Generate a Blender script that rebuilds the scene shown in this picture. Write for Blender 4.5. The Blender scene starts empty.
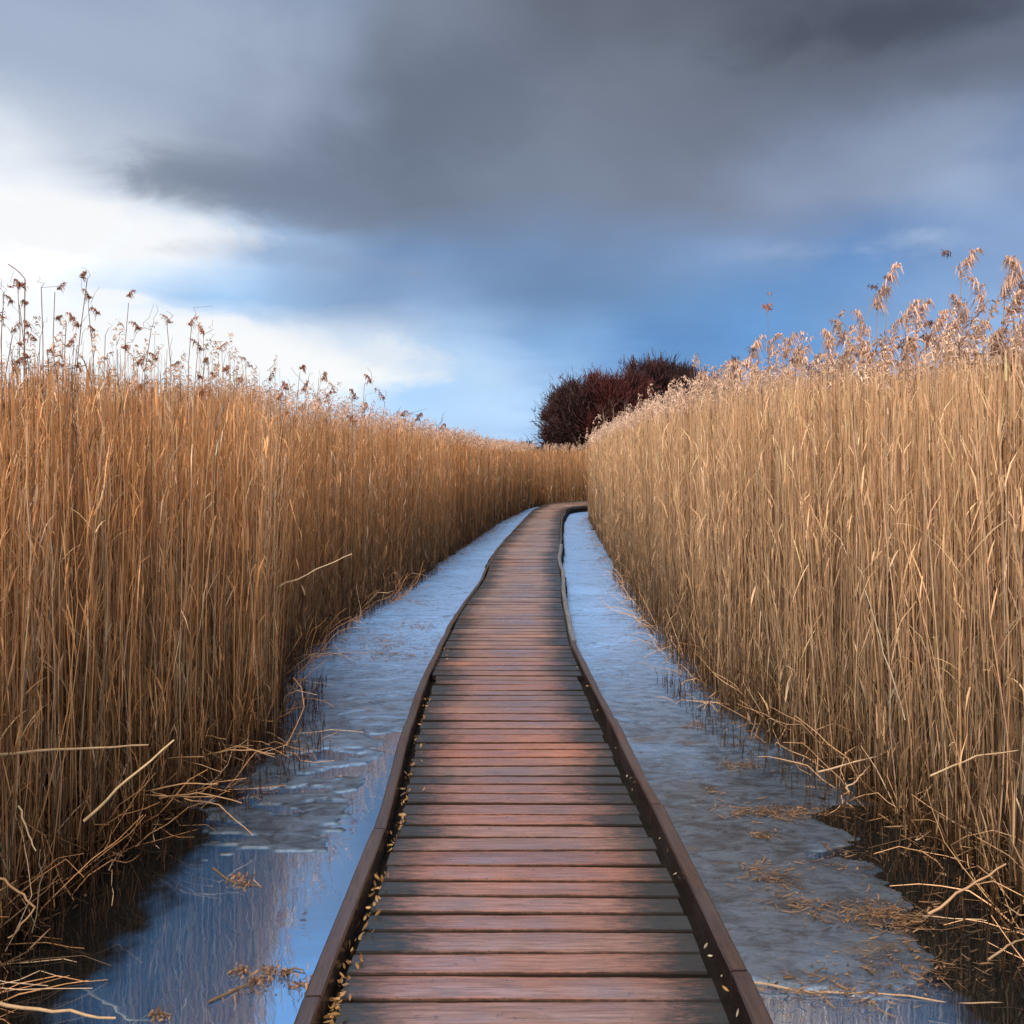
import bpy, math, random
import numpy as np
rng = np.random.default_rng(7)
random.seed(7)
sc = bpy.context.scene
col = sc.collection
F = 850.0; HOR = 445.0; H = 1.65; ZW = -0.16          # focal length in px, horizon row, eye height above the deck, water level
def P(px, py, Y):
    return np.array([(px-512)/F*Y, Y, H-(py-HOR)/F*Y])
def G(px, py, z=0.0):                                   # point of the level z seen at a place of the photo
    Y = F*(H-z)/(py-HOR)
    return np.array([(px-512)/F*Y, Y, z])

# ------------------------------------------------------------------ helpers
def tag(o, label=None, cat=None, group=None, kind=None):
    if label: o['label'] = label
    if cat: o['category'] = cat
    if group: o['group'] = group
    if kind: o['kind'] = kind
    return o
def empty(name, loc=(0,0,0)):
    o = bpy.data.objects.new(name, None); col.objects.link(o); o.location = loc
    o.empty_display_size = 0.1
    return o
def lerp(a, b, t): return a+(b-a)*t
def smooth(a, b, x):
    t = np.clip((x-a)/(b-a), 0, 1); return t*t*(3-2*t)
_perm = np.random.default_rng(3).permutation(512)
_perm = np.concatenate([_perm, _perm, _perm])
_grad = np.random.default_rng(4).uniform(-1, 1, (512, 2))
def noise2(x, y):
    xi = np.floor(x).astype(int); yi = np.floor(y).astype(int)
    xf = x-xi; yf = y-yi
    u = xf*xf*xf*(xf*(xf*6-15)+10); v = yf*yf*yf*(yf*(yf*6-15)+10)
    def g(ix, iy, dx, dy):
        k = _perm[(_perm[ix & 511]+(iy & 511))]
        return _grad[k, 0]*dx+_grad[k, 1]*dy
    return lerp(lerp(g(xi, yi, xf, yf), g(xi+1, yi, xf-1, yf), u), lerp(g(xi, yi+1, xf, yf-1), g(xi+1, yi+1, xf-1, yf-1), u), v)*1.4
def fbm2(x, y, n=4):
    s = 0; a = 1.0
    for k in range(n):
        s = s+a*noise2(x*2**k+17.3*k, y*2**k-9.1*k); a *= .5
    return s

class Geo:
    """collects quads and triangles with a colour per vertex, builds ONE mesh"""
    def __init__(s): s.v = []; s.q = []; s.c = []; s.n = 0
    def add(s, v, q, c):
        v = np.asarray(v, float).reshape(-1, 3); q = np.asarray(q, np.int64).reshape(-1, 4)
        c = np.asarray(c, float)
        if c.ndim == 1: c = np.repeat(c[None], len(v), 0)
        s.v.append(v); s.q.append(q+s.n); s.c.append(c[:, :3]); s.n += len(v)
    def tubes(s, pts, rad, c, K=3):
        pts = np.asarray(pts, float); N, S, _ = pts.shape
        rad = np.broadcast_to(np.asarray(rad, float), (N, S))
        t = np.gradient(pts, axis=1); t /= np.linalg.norm(t, axis=2, keepdims=True)+1e-12
        ref = np.tile(np.array([[0.31, 0.95, 0.05]]), (N, 1))
        bad = np.abs((t[:, S//2]*ref).sum(1)) > .85
        ref[bad] = (0.95, -.31, .1)
        u = np.cross(t, ref[:, None, :]); u /= np.linalg.norm(u, axis=2, keepdims=True)+1e-12
        w = np.cross(t, u)
        a = np.arange(K)*2*np.pi/K
        off = u[:, :, None, :]*np.cos(a)[None, None, :, None]+w[:, :, None, :]*np.sin(a)[None, None, :, None]
        v = pts[:, :, None, :]+off*rad[:, :, None, None]
        base = (np.arange(N)*S*K)[:, None, None]
        i = np.arange(S-1)[None, :, None]*K; k = np.arange(K)[None, None, :]; k2 = (k+1) % K
        q = np.stack([base+i+k, base+i+k2, base+i+K+k2, base+i+K+k], -1)
        c = np.asarray(c, float)
        if c.ndim == 1: cc = np.tile(c, (N*S*K, 1))
        elif c.ndim == 2: cc = np.repeat(c, S*K, 0)
        else: cc = np.repeat(c.reshape(N*S, 3), K, 0)
        s.add(v.reshape(-1, 3), q.reshape(-1, 4), cc)
    def ribbons(s, pts, wid, side, c):
        pts = np.asarray(pts, float); N, S, _ = pts.shape
        wid = np.broadcast_to(np.asarray(wid, float), (N, S))
        side = side/(np.linalg.norm(side, axis=1, keepdims=True)+1e-12)
        o = side[:, None, :]*wid[:, :, None]*.5
        v = np.stack([pts-o, pts+o], 2)
        base = (np.arange(N)*S*2)[:, None]; i = np.arange(S-1)[None]*2
        q = np.stack([base+i, base+i+1, base+i+3, base+i+2], -1)
        c = np.asarray(c, float)
        cc = np.tile(c, (N*S*2, 1)) if c.ndim == 1 else np.repeat(c, S*2, 0)
        s.add(v.reshape(-1, 3), q.reshape(-1, 4), cc)
    def build(s, name, mat, parent=None, flat=False, origin=None):
        v = np.concatenate(s.v); q = np.concatenate(s.q); c = np.concatenate(s.c)
        if origin is not None: v = v-np.asarray(origin)
        me = bpy.data.meshes.new(name)
        me.vertices.add(len(v)); me.vertices.foreach_set('co', v.astype(np.float32).ravel())
        me.loops.add(q.size); me.loops.foreach_set('vertex_index', q.astype(np.int32).ravel())
        me.polygons.add(len(q))
        me.polygons.foreach_set('loop_start', (np.arange(len(q))*4).astype(np.int32))
        me.polygons.foreach_set('loop_total', np.full(len(q), 4, np.int32))
        me.update(calc_edges=True)
        at = me.color_attributes.new('Col', 'FLOAT_COLOR', 'POINT')
        at.data.foreach_set('color', np.concatenate([c, np.ones((len(c), 1))], 1).astype(np.float32).ravel())
        me.polygons.foreach_set('use_smooth', np.full(len(q), not flat))
        me.materials.append(mat)
        o = bpy.data.objects.new(name, me); col.objects.link(o)
        if origin is not None: o.location = origin
        if parent is not None: o.parent = parent
        return o

# ------------------------------------------------------------------ materials
def new_mat(name):
    m = bpy.data.materials.new(name); m.use_nodes = True
    nt = m.node_tree; nt.nodes.clear()
    out = nt.nodes.new('ShaderNodeOutputMaterial')
    return m, nt, out
class NT:
    def __init__(s, nt): s.nt = nt
    def n(s, typ, **kw):
        nd = s.nt.nodes.new(typ)
        for k, v in kw.items(): setattr(nd, k, v)
        return nd
    def set(s, sock, v):
        if isinstance(v, bpy.types.NodeSocket): s.nt.links.new(v, sock)
        elif v is not None: sock.default_value = v
    def math(s, op, a, b=None, c=None, clamp=False):
        nd = s.n('ShaderNodeMath', operation=op, use_clamp=clamp)
        s.set(nd.inputs[0], a); s.set(nd.inputs[1], b); s.set(nd.inputs[2], c)
        return nd.outputs[0]
    def mix(s, f, a, b, blend='MIX'):
        nd = s.n('ShaderNodeMix', data_type='RGBA', blend_type=blend)
        nd.clamp_factor = True
        s.set(nd.inputs[0], f); s.set(nd.inputs[6], a); s.set(nd.inputs[7], b)
        return nd.outputs[2]
    def sstep(s, x, a, b, lo=0.0, hi=1.0):
        nd = s.n('ShaderNodeMapRange', interpolation_type='SMOOTHSTEP')
        s.set(nd.inputs[0], x); nd.inputs[1].default_value = a; nd.inputs[2].default_value = b
        nd.inputs[3].default_value = lo; nd.inputs[4].default_value = hi
        return nd.outputs[0]
    def lin(s, x, a, b, lo=0.0, hi=1.0):
        nd = s.n('ShaderNodeMapRange')
        s.set(nd.inputs[0], x); nd.inputs[1].default_value = a; nd.inputs[2].default_value = b
        nd.inputs[3].default_value = lo; nd.inputs[4].default_value = hi
        return nd.outputs[0]
    def noise(s, vec, scale, detail=4, rough=.55, dist=0.0):
        nd = s.n('ShaderNodeTexNoise'); s.set(nd.inputs['Vector'], vec)
        nd.inputs['Scale'].default_value = scale; nd.inputs['Detail'].default_value = detail
        nd.inputs['Roughness'].default_value = rough; nd.inputs['Distortion'].default_value = dist
        return nd
    def mapping(s, vec, scale=(1,1,1), loc=(0,0,0)):
        nd = s.n('ShaderNodeMapping'); s.set(nd.inputs[0], vec)
        nd.inputs['Scale'].default_value = scale; nd.inputs['Location'].default_value = loc
        return nd.outputs[0]
    def bump(s, h, strength, dist, normal=None):
        nd = s.n('ShaderNodeBump'); s.set(nd.inputs['Height'], h)
        nd.inputs['Strength'].default_value = strength; nd.inputs['Distance'].default_value = dist
        if normal is not None: s.set(nd.inputs['Normal'], normal)
        return nd.outputs[0]
    def prin(s, **kw):
        nd = s.n('ShaderNodeBsdfPrincipled')
        for k, v in kw.items(): s.set(nd.inputs[k.replace('_', ' ')], v)
        return nd

def straw_mat(name, transl=.25, rough=.55, mottling=(.80, 1.15)):
    m, nt, out = new_mat(name); T = NT(nt)
    at = T.n('ShaderNodeVertexColor', layer_name='Col').outputs[0]
    geo = T.n('ShaderNodeNewGeometry').outputs['Position']
    nz = T.noise(T.mapping(geo, (14, 14, 2.5)), 3.0, 3).outputs[0]
    k = T.lin(nz, .3, .7, *mottling)
    cc = T.n('ShaderNodeVectorMath', operation='SCALE'); T.set(cc.inputs[0], at); T.set(cc.inputs['Scale'], k)
    p = T.prin(Base_Color=cc.outputs[0], Roughness=rough, Specular_IOR_Level=.35)
    tr = T.n('ShaderNodeBsdfTranslucent'); T.set(tr.inputs[0], cc.outputs[0])
    mx = T.n('ShaderNodeMixShader'); mx.inputs[0].default_value = transl
    nt.links.new(p.outputs[0], mx.inputs[1]); nt.links.new(tr.outputs[0], mx.inputs[2])
    nt.links.new(mx.outputs[0], out.inputs[0])
    return m
M_straw = straw_mat('dry_reed_straw')
M_plume = straw_mat('reed_seed_head', .35, .8)
M_leaf = straw_mat('fallen_leaf', .3, .6)
M_twig = straw_mat('bare_twigs', .05, .8)

def bark_mat():
    m, nt, out = new_mat('bark'); T = NT(nt)
    at = T.n('ShaderNodeVertexColor', layer_name='Col').outputs[0]
    geo = T.n('ShaderNodeNewGeometry').outputs['Position']
    nz = T.noise(T.mapping(geo, (6, 6, 1.5)), 4.0, 4)
    c = T.mix(T.lin(nz.outputs[0], .35, .65), at, T.mix(.5, at, (.02, .015, .012, 1)))
    p = T.prin(Base_Color=c, Roughness=.85, Normal=T.bump(nz.outputs[0], .6, .02))
    nt.links.new(p.outputs[0], out.inputs[0]); return m
M_bark = bark_mat()

def deck_mat(name, kerb=False):
    m, nt, out = new_mat(name); T = NT(nt)
    at = T.n('ShaderNodeVertexColor', layer_name='Col').outputs[0]          # timber tone of each board; blue channel below
    tc = T.n('ShaderNodeAttribute', attribute_name='grain').outputs['Vector']
    g1 = T.noise(T.mapping(tc, (1.6, 34, 10)), 3.0, 6, .65, .4)               # long grain
    g2 = T.noise(T.mapping(tc, (5, 150, 40)), 2.0, 4, .7)
    geo = T.n('ShaderNodeNewGeometry').outputs['Position']
    big = T.noise(T.mapping(geo, (1, 1, 1)), 2.2, 4, .6)
    spots = T.noise(T.mapping(geo, (1, 1, 1)), 19.0, 5, .7)
    gr = T.lin(g1.outputs[0], .3, .7, .42, 1.5)
    cc = T.n('ShaderNodeVectorMath', operation='SCALE'); T.set(cc.inputs[0], at); T.set(cc.inputs['Scale'], gr)
    c = cc.outputs[0]
    c = T.mix(T.math('MULTIPLY', T.sstep(g2.outputs[0], .52, .66), .6), c, (.02, .012, .01, 1))
    c = T.mix(T.math('MULTIPLY', T.sstep(spots.outputs[0], .60, .70), .6), c, (.015, .011, .012, 1))
    c = T.mix(T.math('MULTIPLY', T.sstep(big.outputs[0], .52, .68), .35), c, (.11, .08, .08, 1))   # greyed, weathered areas
    if not kerb:
        ed = T.n('ShaderNodeAttribute', attribute_name='edge').outputs['Fac']  # metres to the nearer end of the board
        en = T.noise(T.mapping(tc, (7, 40, 1)), 2.0, 6, .7)
        e = T.math('ADD', ed, T.math('MULTIPLY', T.math('SUBTRACT', en.outputs[0], .5), -.40))
        c = T.mix(T.sstep(e, .30, .03), c, (.012, .013, .013, 1))            # black algae along the board ends
    jn = T.n('ShaderNodeAttribute', attribute_name='joint').outputs['Fac']      # metres to the nearer long edge: dirt in the joints
    jj = T.math('ADD', jn, T.math('MULTIPLY', T.math('SUBTRACT', spots.outputs[0], .5), .016))
    c = T.mix(T.math('MULTIPLY', T.sstep(jj, .011, .001), .9), c, (.012, .009, .008, 1))
    wet = T.noise(T.mapping(geo, (.7, 1.1, 1), (3.1, .4, 0)), 2.0, 3, .55)
    r = T.lin(T.math('ADD', wet.outputs[0], T.math('MULTIPLY', T.math('SUBTRACT', g1.outputs[0], .5), .35)), .38, .62, .50, .20)
    hgt = T.math('ADD', T.math('MULTIPLY', g1.outputs[0], .7), T.math('MULTIPLY', g2.outputs[0], .3))
    p = T.prin(Base_Color=c, Roughness=r, Specular_IOR_Level=.85, Normal=T.bump(hgt, .45, .003))
    if not kerb:
        T.set(p.inputs['Specular IOR Level'], T.sstep(jn, .004, .016, .05, .8)); T.set(p.inputs['Roughness'], T.math('ADD', r, T.sstep(jn, .012, .003, 0, .4)))
    if kerb:
        nt.links.new(p.outputs[0], out.inputs[0]); return m
    # rain film on the trodden middle of the boards
    gl = T.n('ShaderNodeBsdfGlossy'); T.set(gl.inputs['Roughness'], T.math('MULTIPLY', r, .62)); T.set(gl.inputs['Normal'], T.bump(hgt, .35, .002))
    film = T.math('MULTIPLY', T.math('MULTIPLY', T.sstep(e, .12, .42), T.sstep(jn, .006, .02)), T.lin(T.math('ADD', wet.outputs[0], T.math('MULTIPLY', T.math('SUBTRACT', g1.outputs[0], .5), .5)), .38, .58, .05, .36))
    mx = T.n('ShaderNodeMixShader'); T.set(mx.inputs[0], film)
    nt.links.new(p.outputs[0], mx.inputs[1]); nt.links.new(gl.outputs[0], mx.inputs[2]); nt.links.new(mx.outputs[0], out.inputs[0]); return m
M_deck = deck_mat('wet_deck_timber'); M_kerb = deck_mat('kerb_timber', True)

def plain(name, c1, c2, scale, rough, bumpd=.01, spec=.5):
    m, nt, out = new_mat(name); T = NT(nt)
    geo = T.n('ShaderNodeNewGeometry').outputs['Position']
    nz = T.noise(geo, scale, 6, .65)
    p = T.prin(Base_Color=T.mix(T.lin(nz.outputs[0], .35, .65), c1, c2), Roughness=rough, Specular_IOR_Level=spec, Normal=T.bump(nz.outputs[0], .8, bumpd))
    nt.links.new(p.outputs[0], out.inputs[0]); return m
M_mud = plain('black_peat', (.003, .0025, .002, 1), (.012, .008, .005, 1), 30, .9, .015, .1)
M_beam = plain('dark_beam', (.003, .0025, .002, 1), (.010, .007, .006, 1), 12, .9, .01, .1)

def water_mat():
    m, nt, out = new_mat('marsh_water'); T = NT(nt)
    geo = T.n('ShaderNodeNewGeometry').outputs['Position']
    n1 = T.noise(T.mapping(geo, (1, 1.6, 1)), 3.5, 3, .5)
    d = T.noise(geo, 1.2, 4, .6)
    sx = T.n('ShaderNodeSeparateXYZ'); T.set(sx.inputs[0], geo); pn = T.noise(geo, 3.5, 5, .65)
    bank_dark = T.sstep(T.math('ADD', T.math('ABSOLUTE', sx.outputs[0]), T.math('MULTIPLY', T.math('SUBTRACT', pn.outputs[0], .5), .6)), 1.15, 1.5)   # dark reed reflections and shade along the banks, painted as blacker water
    p = T.prin(Base_Color=T.mix(bank_dark, T.mix(d.outputs[0], (.018, .07, .18, 1), (.035, .12, .27, 1)), (.004, .004, .004, 1)), Roughness=.03, IOR=1.33,  # sky reflection put into the blue body colour
               Normal=T.bump(n1.outputs[0], .06, .02))
    gl = T.n('ShaderNodeBsdfGlossy'); gl.inputs['Roughness'].default_value = .02; gl.inputs['Color'].default_value = (.62, .80, 1, 1)
    T.set(gl.inputs['Normal'], T.bump(n1.outputs[0], .06, .02))
    mx = T.n('ShaderNodeMixShader'); T.set(mx.inputs[0], T.lin(bank_dark, 0, 1, .68, .10))
    nt.links.new(p.outputs[0], mx.inputs[1]); nt.links.new(gl.outputs[0], mx.inputs[2]); nt.links.new(mx.outputs[0], out.inputs[0])
    return m
M_water = water_mat()

def ice_mat():
    m, nt, out = new_mat('thin_grey_ice'); T = NT(nt)
    geo = T.n('ShaderNodeNewGeometry').outputs['Position']
    a = T.noise(T.mapping(geo, (2.2, 4.5, 1)), 3.0, 8, .68, .8)
    b = T.noise(T.mapping(geo, (1, 1, 1)), 1.1, 4, .6)
    f = T.noise(T.mapping(geo, (5, 11, 1)), 6.0, 6, .7, .4)
    ck = T.noise(T.mapping(geo, (.7, 3.2, 1)), 1.7, 5, .6, .6)
    crack = T.sstep(T.math('ABSOLUTE', T.math('SUBTRACT', ck.outputs[0], .5)), .012, .0)
    c = T.mix(T.sstep(a.outputs[0], .38, .58), (.010, .020, .034, 1), (.055, .092, .145, 1))
    sy = T.n('ShaderNodeSeparateXYZ'); T.set(sy.inputs[0], geo)
    fr = T.math('ADD', T.math('MULTIPLY', T.sstep(b.outputs[0], .52, .72), .35), T.sstep(sy.outputs[1], 4.4, 9.0, 0, .8))   # patches of frost; grazing sky reflection painted in as brightening with distance
    c = T.mix(fr, c, (.17, .33, .62, 1))     # frosted zones and the painted far reflection
    c = T.mix(T.math('MULTIPLY', T.sstep(f.outputs[0], .56, .66), .8), c, (.010, .016, .026, 1))
    c = T.mix(T.math('MULTIPLY', crack, .85), c, (.012, .02, .035, 1))
    c = T.mix(T.sstep(sy.outputs[1], 5.6, 4.2, 0, .5), c, (.018, .026, .038, 1))      # darker tone on the thin wet ice nearest the pool
    st = T.noise(T.mapping(geo, (1, 1.8, 1), (7, 3, 0)), 2.8, 8, .75)
    c = T.mix(T.math('MULTIPLY', T.sstep(st.outputs[0], .56, .68), .6), c, (.06, .042, .026, 1))   # peat and reed dust in the ice
    r = T.lin(a.outputs[0], .35, .65, .22, .5)
    h = T.math('ADD', a.outputs[0], T.math('MULTIPLY', f.outputs[0], .5))
    p = T.prin(Base_Color=c, Roughness=r, Specular_IOR_Level=.9, IOR=1.5, Normal=T.bump(h, .45, .007))
    gl = T.n('ShaderNodeBsdfGlossy'); gl.inputs['Roughness'].default_value = .22; gl.inputs['Color'].default_value = (.68, .85, 1, 1); T.set(gl.inputs['Normal'], T.bump(h, .35, .006))
    mx = T.n('ShaderNodeMixShader'); T.set(mx.inputs[0], T.lin(a.outputs[0], .35, .6, .06, .26))
    nt.links.new(p.outputs[0], mx.inputs[1]); nt.links.new(gl.outputs[0], mx.inputs[2]); nt.links.new(mx.outputs[0], out.inputs[0]); return m
M_ice = ice_mat()

# ------------------------------------------------------------------ the lines of the place
LE = np.array([(-1.95, -2.0), (-1.93, 3.1), (-1.84, 3.8), (-1.66, 4.4), (-1.5, 4.95), (-1.82, 6.28), (-1.73, 8.5), (-1.38, 10.5), (-.76, 15.4), (-.22, 20), (.55, 24.3), (1.4, 25.6), (3.2, 26.6), (7, 27.6), (14, 29)])
RE = np.array([(2.1, -2.0), (2.06, 2.9), (2.0, 3.5), (1.87, 4.33), (1.61, 5.3), (1.46, 7.0), (1.49, 9.9), (1.54, 13.4), (1.83, 20.5), (2.3, 22.3), (4.2, 23.6), (8, 24.6), (14, 26)])
def left_edge(Y): return np.interp(Y, LE[:, 1], LE[:, 0])
def right_edge(Y): return np.interp(Y, RE[:, 1], RE[:, 0])
def top_left(Y): return np.interp(Y, [3, 5, 8, 12, 14.5, 20, 26, 40], [1.93, 1.98, 1.97, 1.83, 1.72, 1.56, 1.50, 1.52])
def top_right(Y): return np.interp(Y, [3, 5, 7, 10, 14, 20, 30], [1.98, 2.05, 2.05, 1.97, 1.86, 1.68, 1.58])

# ------------------------------------------------------------------ ground, water, ice
def sheet(name, xs, ys, zf, mat, keep=None):
    X, Y = np.meshgrid(xs, ys)
    Z = zf(X, Y)
    v = np.stack([X, Y, Z], -1).reshape(-1, 3)
    nx, ny = len(xs), len(ys)
    i, j = np.meshgrid(np.arange(nx-1), np.arange(ny-1))
    a = (j*nx+i).ravel()
    q = np.stack([a, a+1, a+nx+1, a+nx], -1)
    if keep is not None:
        kk = keep(X, Y, Z).ravel()
        q = q[kk[q].any(1)]
        used = np.unique(q); mp = np.full(len(v), -1); mp[used] = np.arange(len(used)); v = v[used]; q = mp[q]
    g = Geo(); g.add(v, q, (1, 1, 1)); return g.build(name, mat)
def bank(X, Y):
    """distance into the reed bed (positive) or out over the channel (negative)"""
    dl = left_edge(Y)-X; dr = X-right_edge(Y)
    far = (Y-25.2)-.22*(X-1)
    inside = np.maximum(np.maximum(dl, dr*np.where(Y < 23, 1, .6)), np.where(Y > 23, far, -9))
    return inside
def ground_z(X, Y):
    d = bank(X, Y)+.10*fbm2(X*2.1, Y*2.1, 3)+.07*fbm2(X*9, Y*9, 3)
    dark = .30*smooth(4.1, 3.3, Y)*smooth(-1.22, -1.5, X)               # low mud shelf, bottom left
    dark = dark+.35*smooth(4.9, 3.9, Y)*smooth(1.45, 1.8, X)*smooth(2.6, 2.9, Y)
    dark = dark*(.62+1.1*fbm2(X*4.1+5, Y*5.3, 5))
    z = -.42+.30*smooth(-.18, .12, d+dark*.6)+.012*fbm2(X*14, Y*14, 4)
    z = np.where(d > 1, np.maximum(z, -.13), z)
    return z
xs = np.concatenate([[-400, -150, -60, -25], np.arange(-12, -3, .5), np.arange(-3, 3, .04), np.arange(3, 14, .5), [25, 60, 150, 400]])
ys = np.concatenate([[-150, -50, -15, -6], np.arange(-2, 2, .25), np.arange(2, 8, .04), np.arange(8, 30, .12), np.arange(30, 60, 3), [80, 120, 200, 400, 900]])
tag(sheet('marsh_ground', xs, ys, ground_z, M_mud), kind='structure')
wg = Geo(); wg.add([(-300, -100, ZW), (300, -100, ZW), (300, 300, ZW), (-300, 300, ZW)], [(0, 1, 2, 3)], (1, 1, 1))
tag(wg.build('water', M_water), kind='structure')

def ice_field(X, Y):
    n = fbm2(X*1.6+4, Y*3.1, 5); n2 = fbm2(X*4.2, Y*7.5+3, 4)
    left = X < .1
    # left channel: open pool near the camera and a wet strip beside the kerb, ragged rafts between
    m = smooth(3.55, 4.05, Y+.45*n)*1.2
    m = m-.95*smooth(-.92, -.74, X+.10*n2)*smooth(6.2, 5.0, Y)
    m = m-1.0*smooth(.10, .24, fbm2(X*1.9+1.3, Y*6.2+2, 5))*smooth(5.9, 4.7, Y)
    m = m-smooth(-1.35, -1.6, X+.15*n)*smooth(4.4, 3.7, Y)
    # right channel: frozen nearly to the bottom of the view
    r = smooth(2.72, 3.0, Y+.18*n)*1.1
    r = r-.8*np.clip(n-.42, 0, 1)*smooth(6, 4, Y)*2
    f = np.where(left, m, r)
    f = f-.35*smooth(.0, .15, bank(X, Y)+.12*n2)-1.2*smooth(1.30, 1.62, np.abs(X)+.22*n+.10*n2)*smooth(4.9, 3.7, Y)
    return f
def ice_z(X, Y):
    f = ice_field(X, Y)
    ridge = np.abs(fbm2(X*1.2+9, Y*2.6+2, 4))
    crack = np.exp(-(ridge/.035)**2)*.006*smooth(3.2, 5, Y)
    return ZW-.012+.019*smooth(.38, .50, f)+.0022*fbm2(X*6, Y*11, 3)-crack
for (x0, x1, nm) in ((-2.3, -.35, 0), (.35, 2.2, 1)):
    pass
xs = np.concatenate([np.arange(-2.4, 2.4, .016)]); ys = np.arange(2.2, 9.0, .016)
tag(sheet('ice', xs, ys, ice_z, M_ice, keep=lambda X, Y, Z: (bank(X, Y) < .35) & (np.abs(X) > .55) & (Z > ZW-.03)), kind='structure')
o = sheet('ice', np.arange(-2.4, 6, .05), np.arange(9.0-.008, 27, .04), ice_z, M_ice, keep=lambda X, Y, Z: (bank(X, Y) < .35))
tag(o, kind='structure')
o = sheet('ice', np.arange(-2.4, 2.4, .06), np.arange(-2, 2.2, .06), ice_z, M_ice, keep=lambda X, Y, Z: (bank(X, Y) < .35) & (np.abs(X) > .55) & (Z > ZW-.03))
tag(o, kind='structure')

# ------------------------------------------------------------------ boardwalk
KZ = .05
def track(px):                                                        # pixel rows -> world (Y, X) at kerb height
    a = np.array([G(x, y, KZ) for x, y in px]); return a[np.argsort(a[:, 1])]
Lin = track([(313, 1024), (333, 962), (365, 884), (368, 876), (392, 810), (408, 740), (418, 703), (427, 680), (434, 660), (444, 640), (455, 620), (463, 600), (482, 580), (487, 570), (491, 555), (503, 540), (513, 530), (522, 520), (534, 508)])
Rin = track([(752, 1020), (731, 972), (718, 940), (700, 900), (680, 860), (655, 812), (626.6, 760), (609, 720), (593, 690), (580, 660), (569, 640), (567, 620), (565, 610), (562, 600), (561, 590), (562, 580), (561, 570), (557, 558), (560, 545), (560, 530), (561, 515)])
def smooth_track(a, extra):
    a = np.concatenate([[[a[0, 0]+(a[0, 0]-a[1, 0])*0-.0, -1.5, KZ]], a, extra])
    s = np.concatenate([[0], np.cumsum(np.linalg.norm(np.diff(a, axis=0), axis=1))])
    n = int(s[-1]/.06); t = np.linspace(0, s[-1], n)
    p = np.stack([np.interp(t, s, a[:, k]) for k in range(3)], 1)
    k = np.hanning(13); k /= k.sum(); k2 = np.hanning(35); k2 /= k2.sum()
    for c in (0, 1):
        q = np.convolve(np.pad(p[:, c], 6, mode='edge'), k, 'valid'); q2 = np.convolve(np.pad(p[:, c], 17, mode='edge'), k2, 'valid')
        p[:, c] = np.where(p[:, 1] > 5.5, q2, q)
    return p
Lp = smooth_track(Lin, np.array([(1.05, 24.0, KZ), (1.9, 24.9, KZ), (4.0, 25.6, KZ), (9, 26.6, KZ)]))
Rp = smooth_track(Rin, np.array([(1.45, 22.4, KZ), (2.1, 23.2, KZ), (4.2, 24.3, KZ), (9, 25.2, KZ)]))
board = empty('boardwalk', (0, 2.4, 0))
tag(board, 'narrow wet red-brown timber boardwalk running through the reeds and bending right', 'boardwalk')
def wl(o):                                                             # parent in place
    o.parent = board; o.matrix_parent_inverse = board.matrix_world.inverted() if False else o.matrix_parent_inverse
    o.location = (-board.location[0], -board.location[1], -board.location[2]); return o
def arclen(p): return np.concatenate([[0], np.cumsum(np.linalg.norm(np.diff(p, axis=0), axis=1))])
sL = arclen(Lp); sR = arclen(Rp)
def at_frac(p, s, f): f = f*s[-1]; return np.array([np.interp(f, s, p[:, k]) for k in range(3)])
# matched stations on both sides (by Y up to the bend, then by arc length)
iL = np.searchsorted(Lp[:, 1], 21.0); iR = np.searchsorted(Rp[:, 1], 21.0)
def station(t):
    """t = metres along the walk; returns left and right deck edges"""
    if t < 22.5:
        y = t-1.5
        return (np.array([np.interp(y, Lp[:iL+9, 1], Lp[:iL+9, 0]), y, 0]), np.array([np.interp(y, Rp[:iR+9, 1], Rp[:iR+9, 0]), y, 0]))
    u = min((t-22.5)/9.0, 1)
    a = sL[iL]+u*(sL[-1]-sL[iL]); b = sR[iR]+u*(sR[-1]-sR[iR])
    l = np.array([np.interp(a, sL, Lp[:, k]) for k in range(3)]); r = np.array([np.interp(b, sR, Rp[:, k]) for k in range(3)])
    l[2] = r[2] = 0; return l, r
dv, dq, dc, dgrain, dedge, djoint = [], [], [], [], [], []
t = 0.0; nb = 0; nv = 0
prof = [(0, -.035), (0, -.005), (.006, 0.0), (.5, .0012), (-.006, 0.0), (0, -.005), (0, -.035)]   # (offset from an edge, z)
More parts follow.
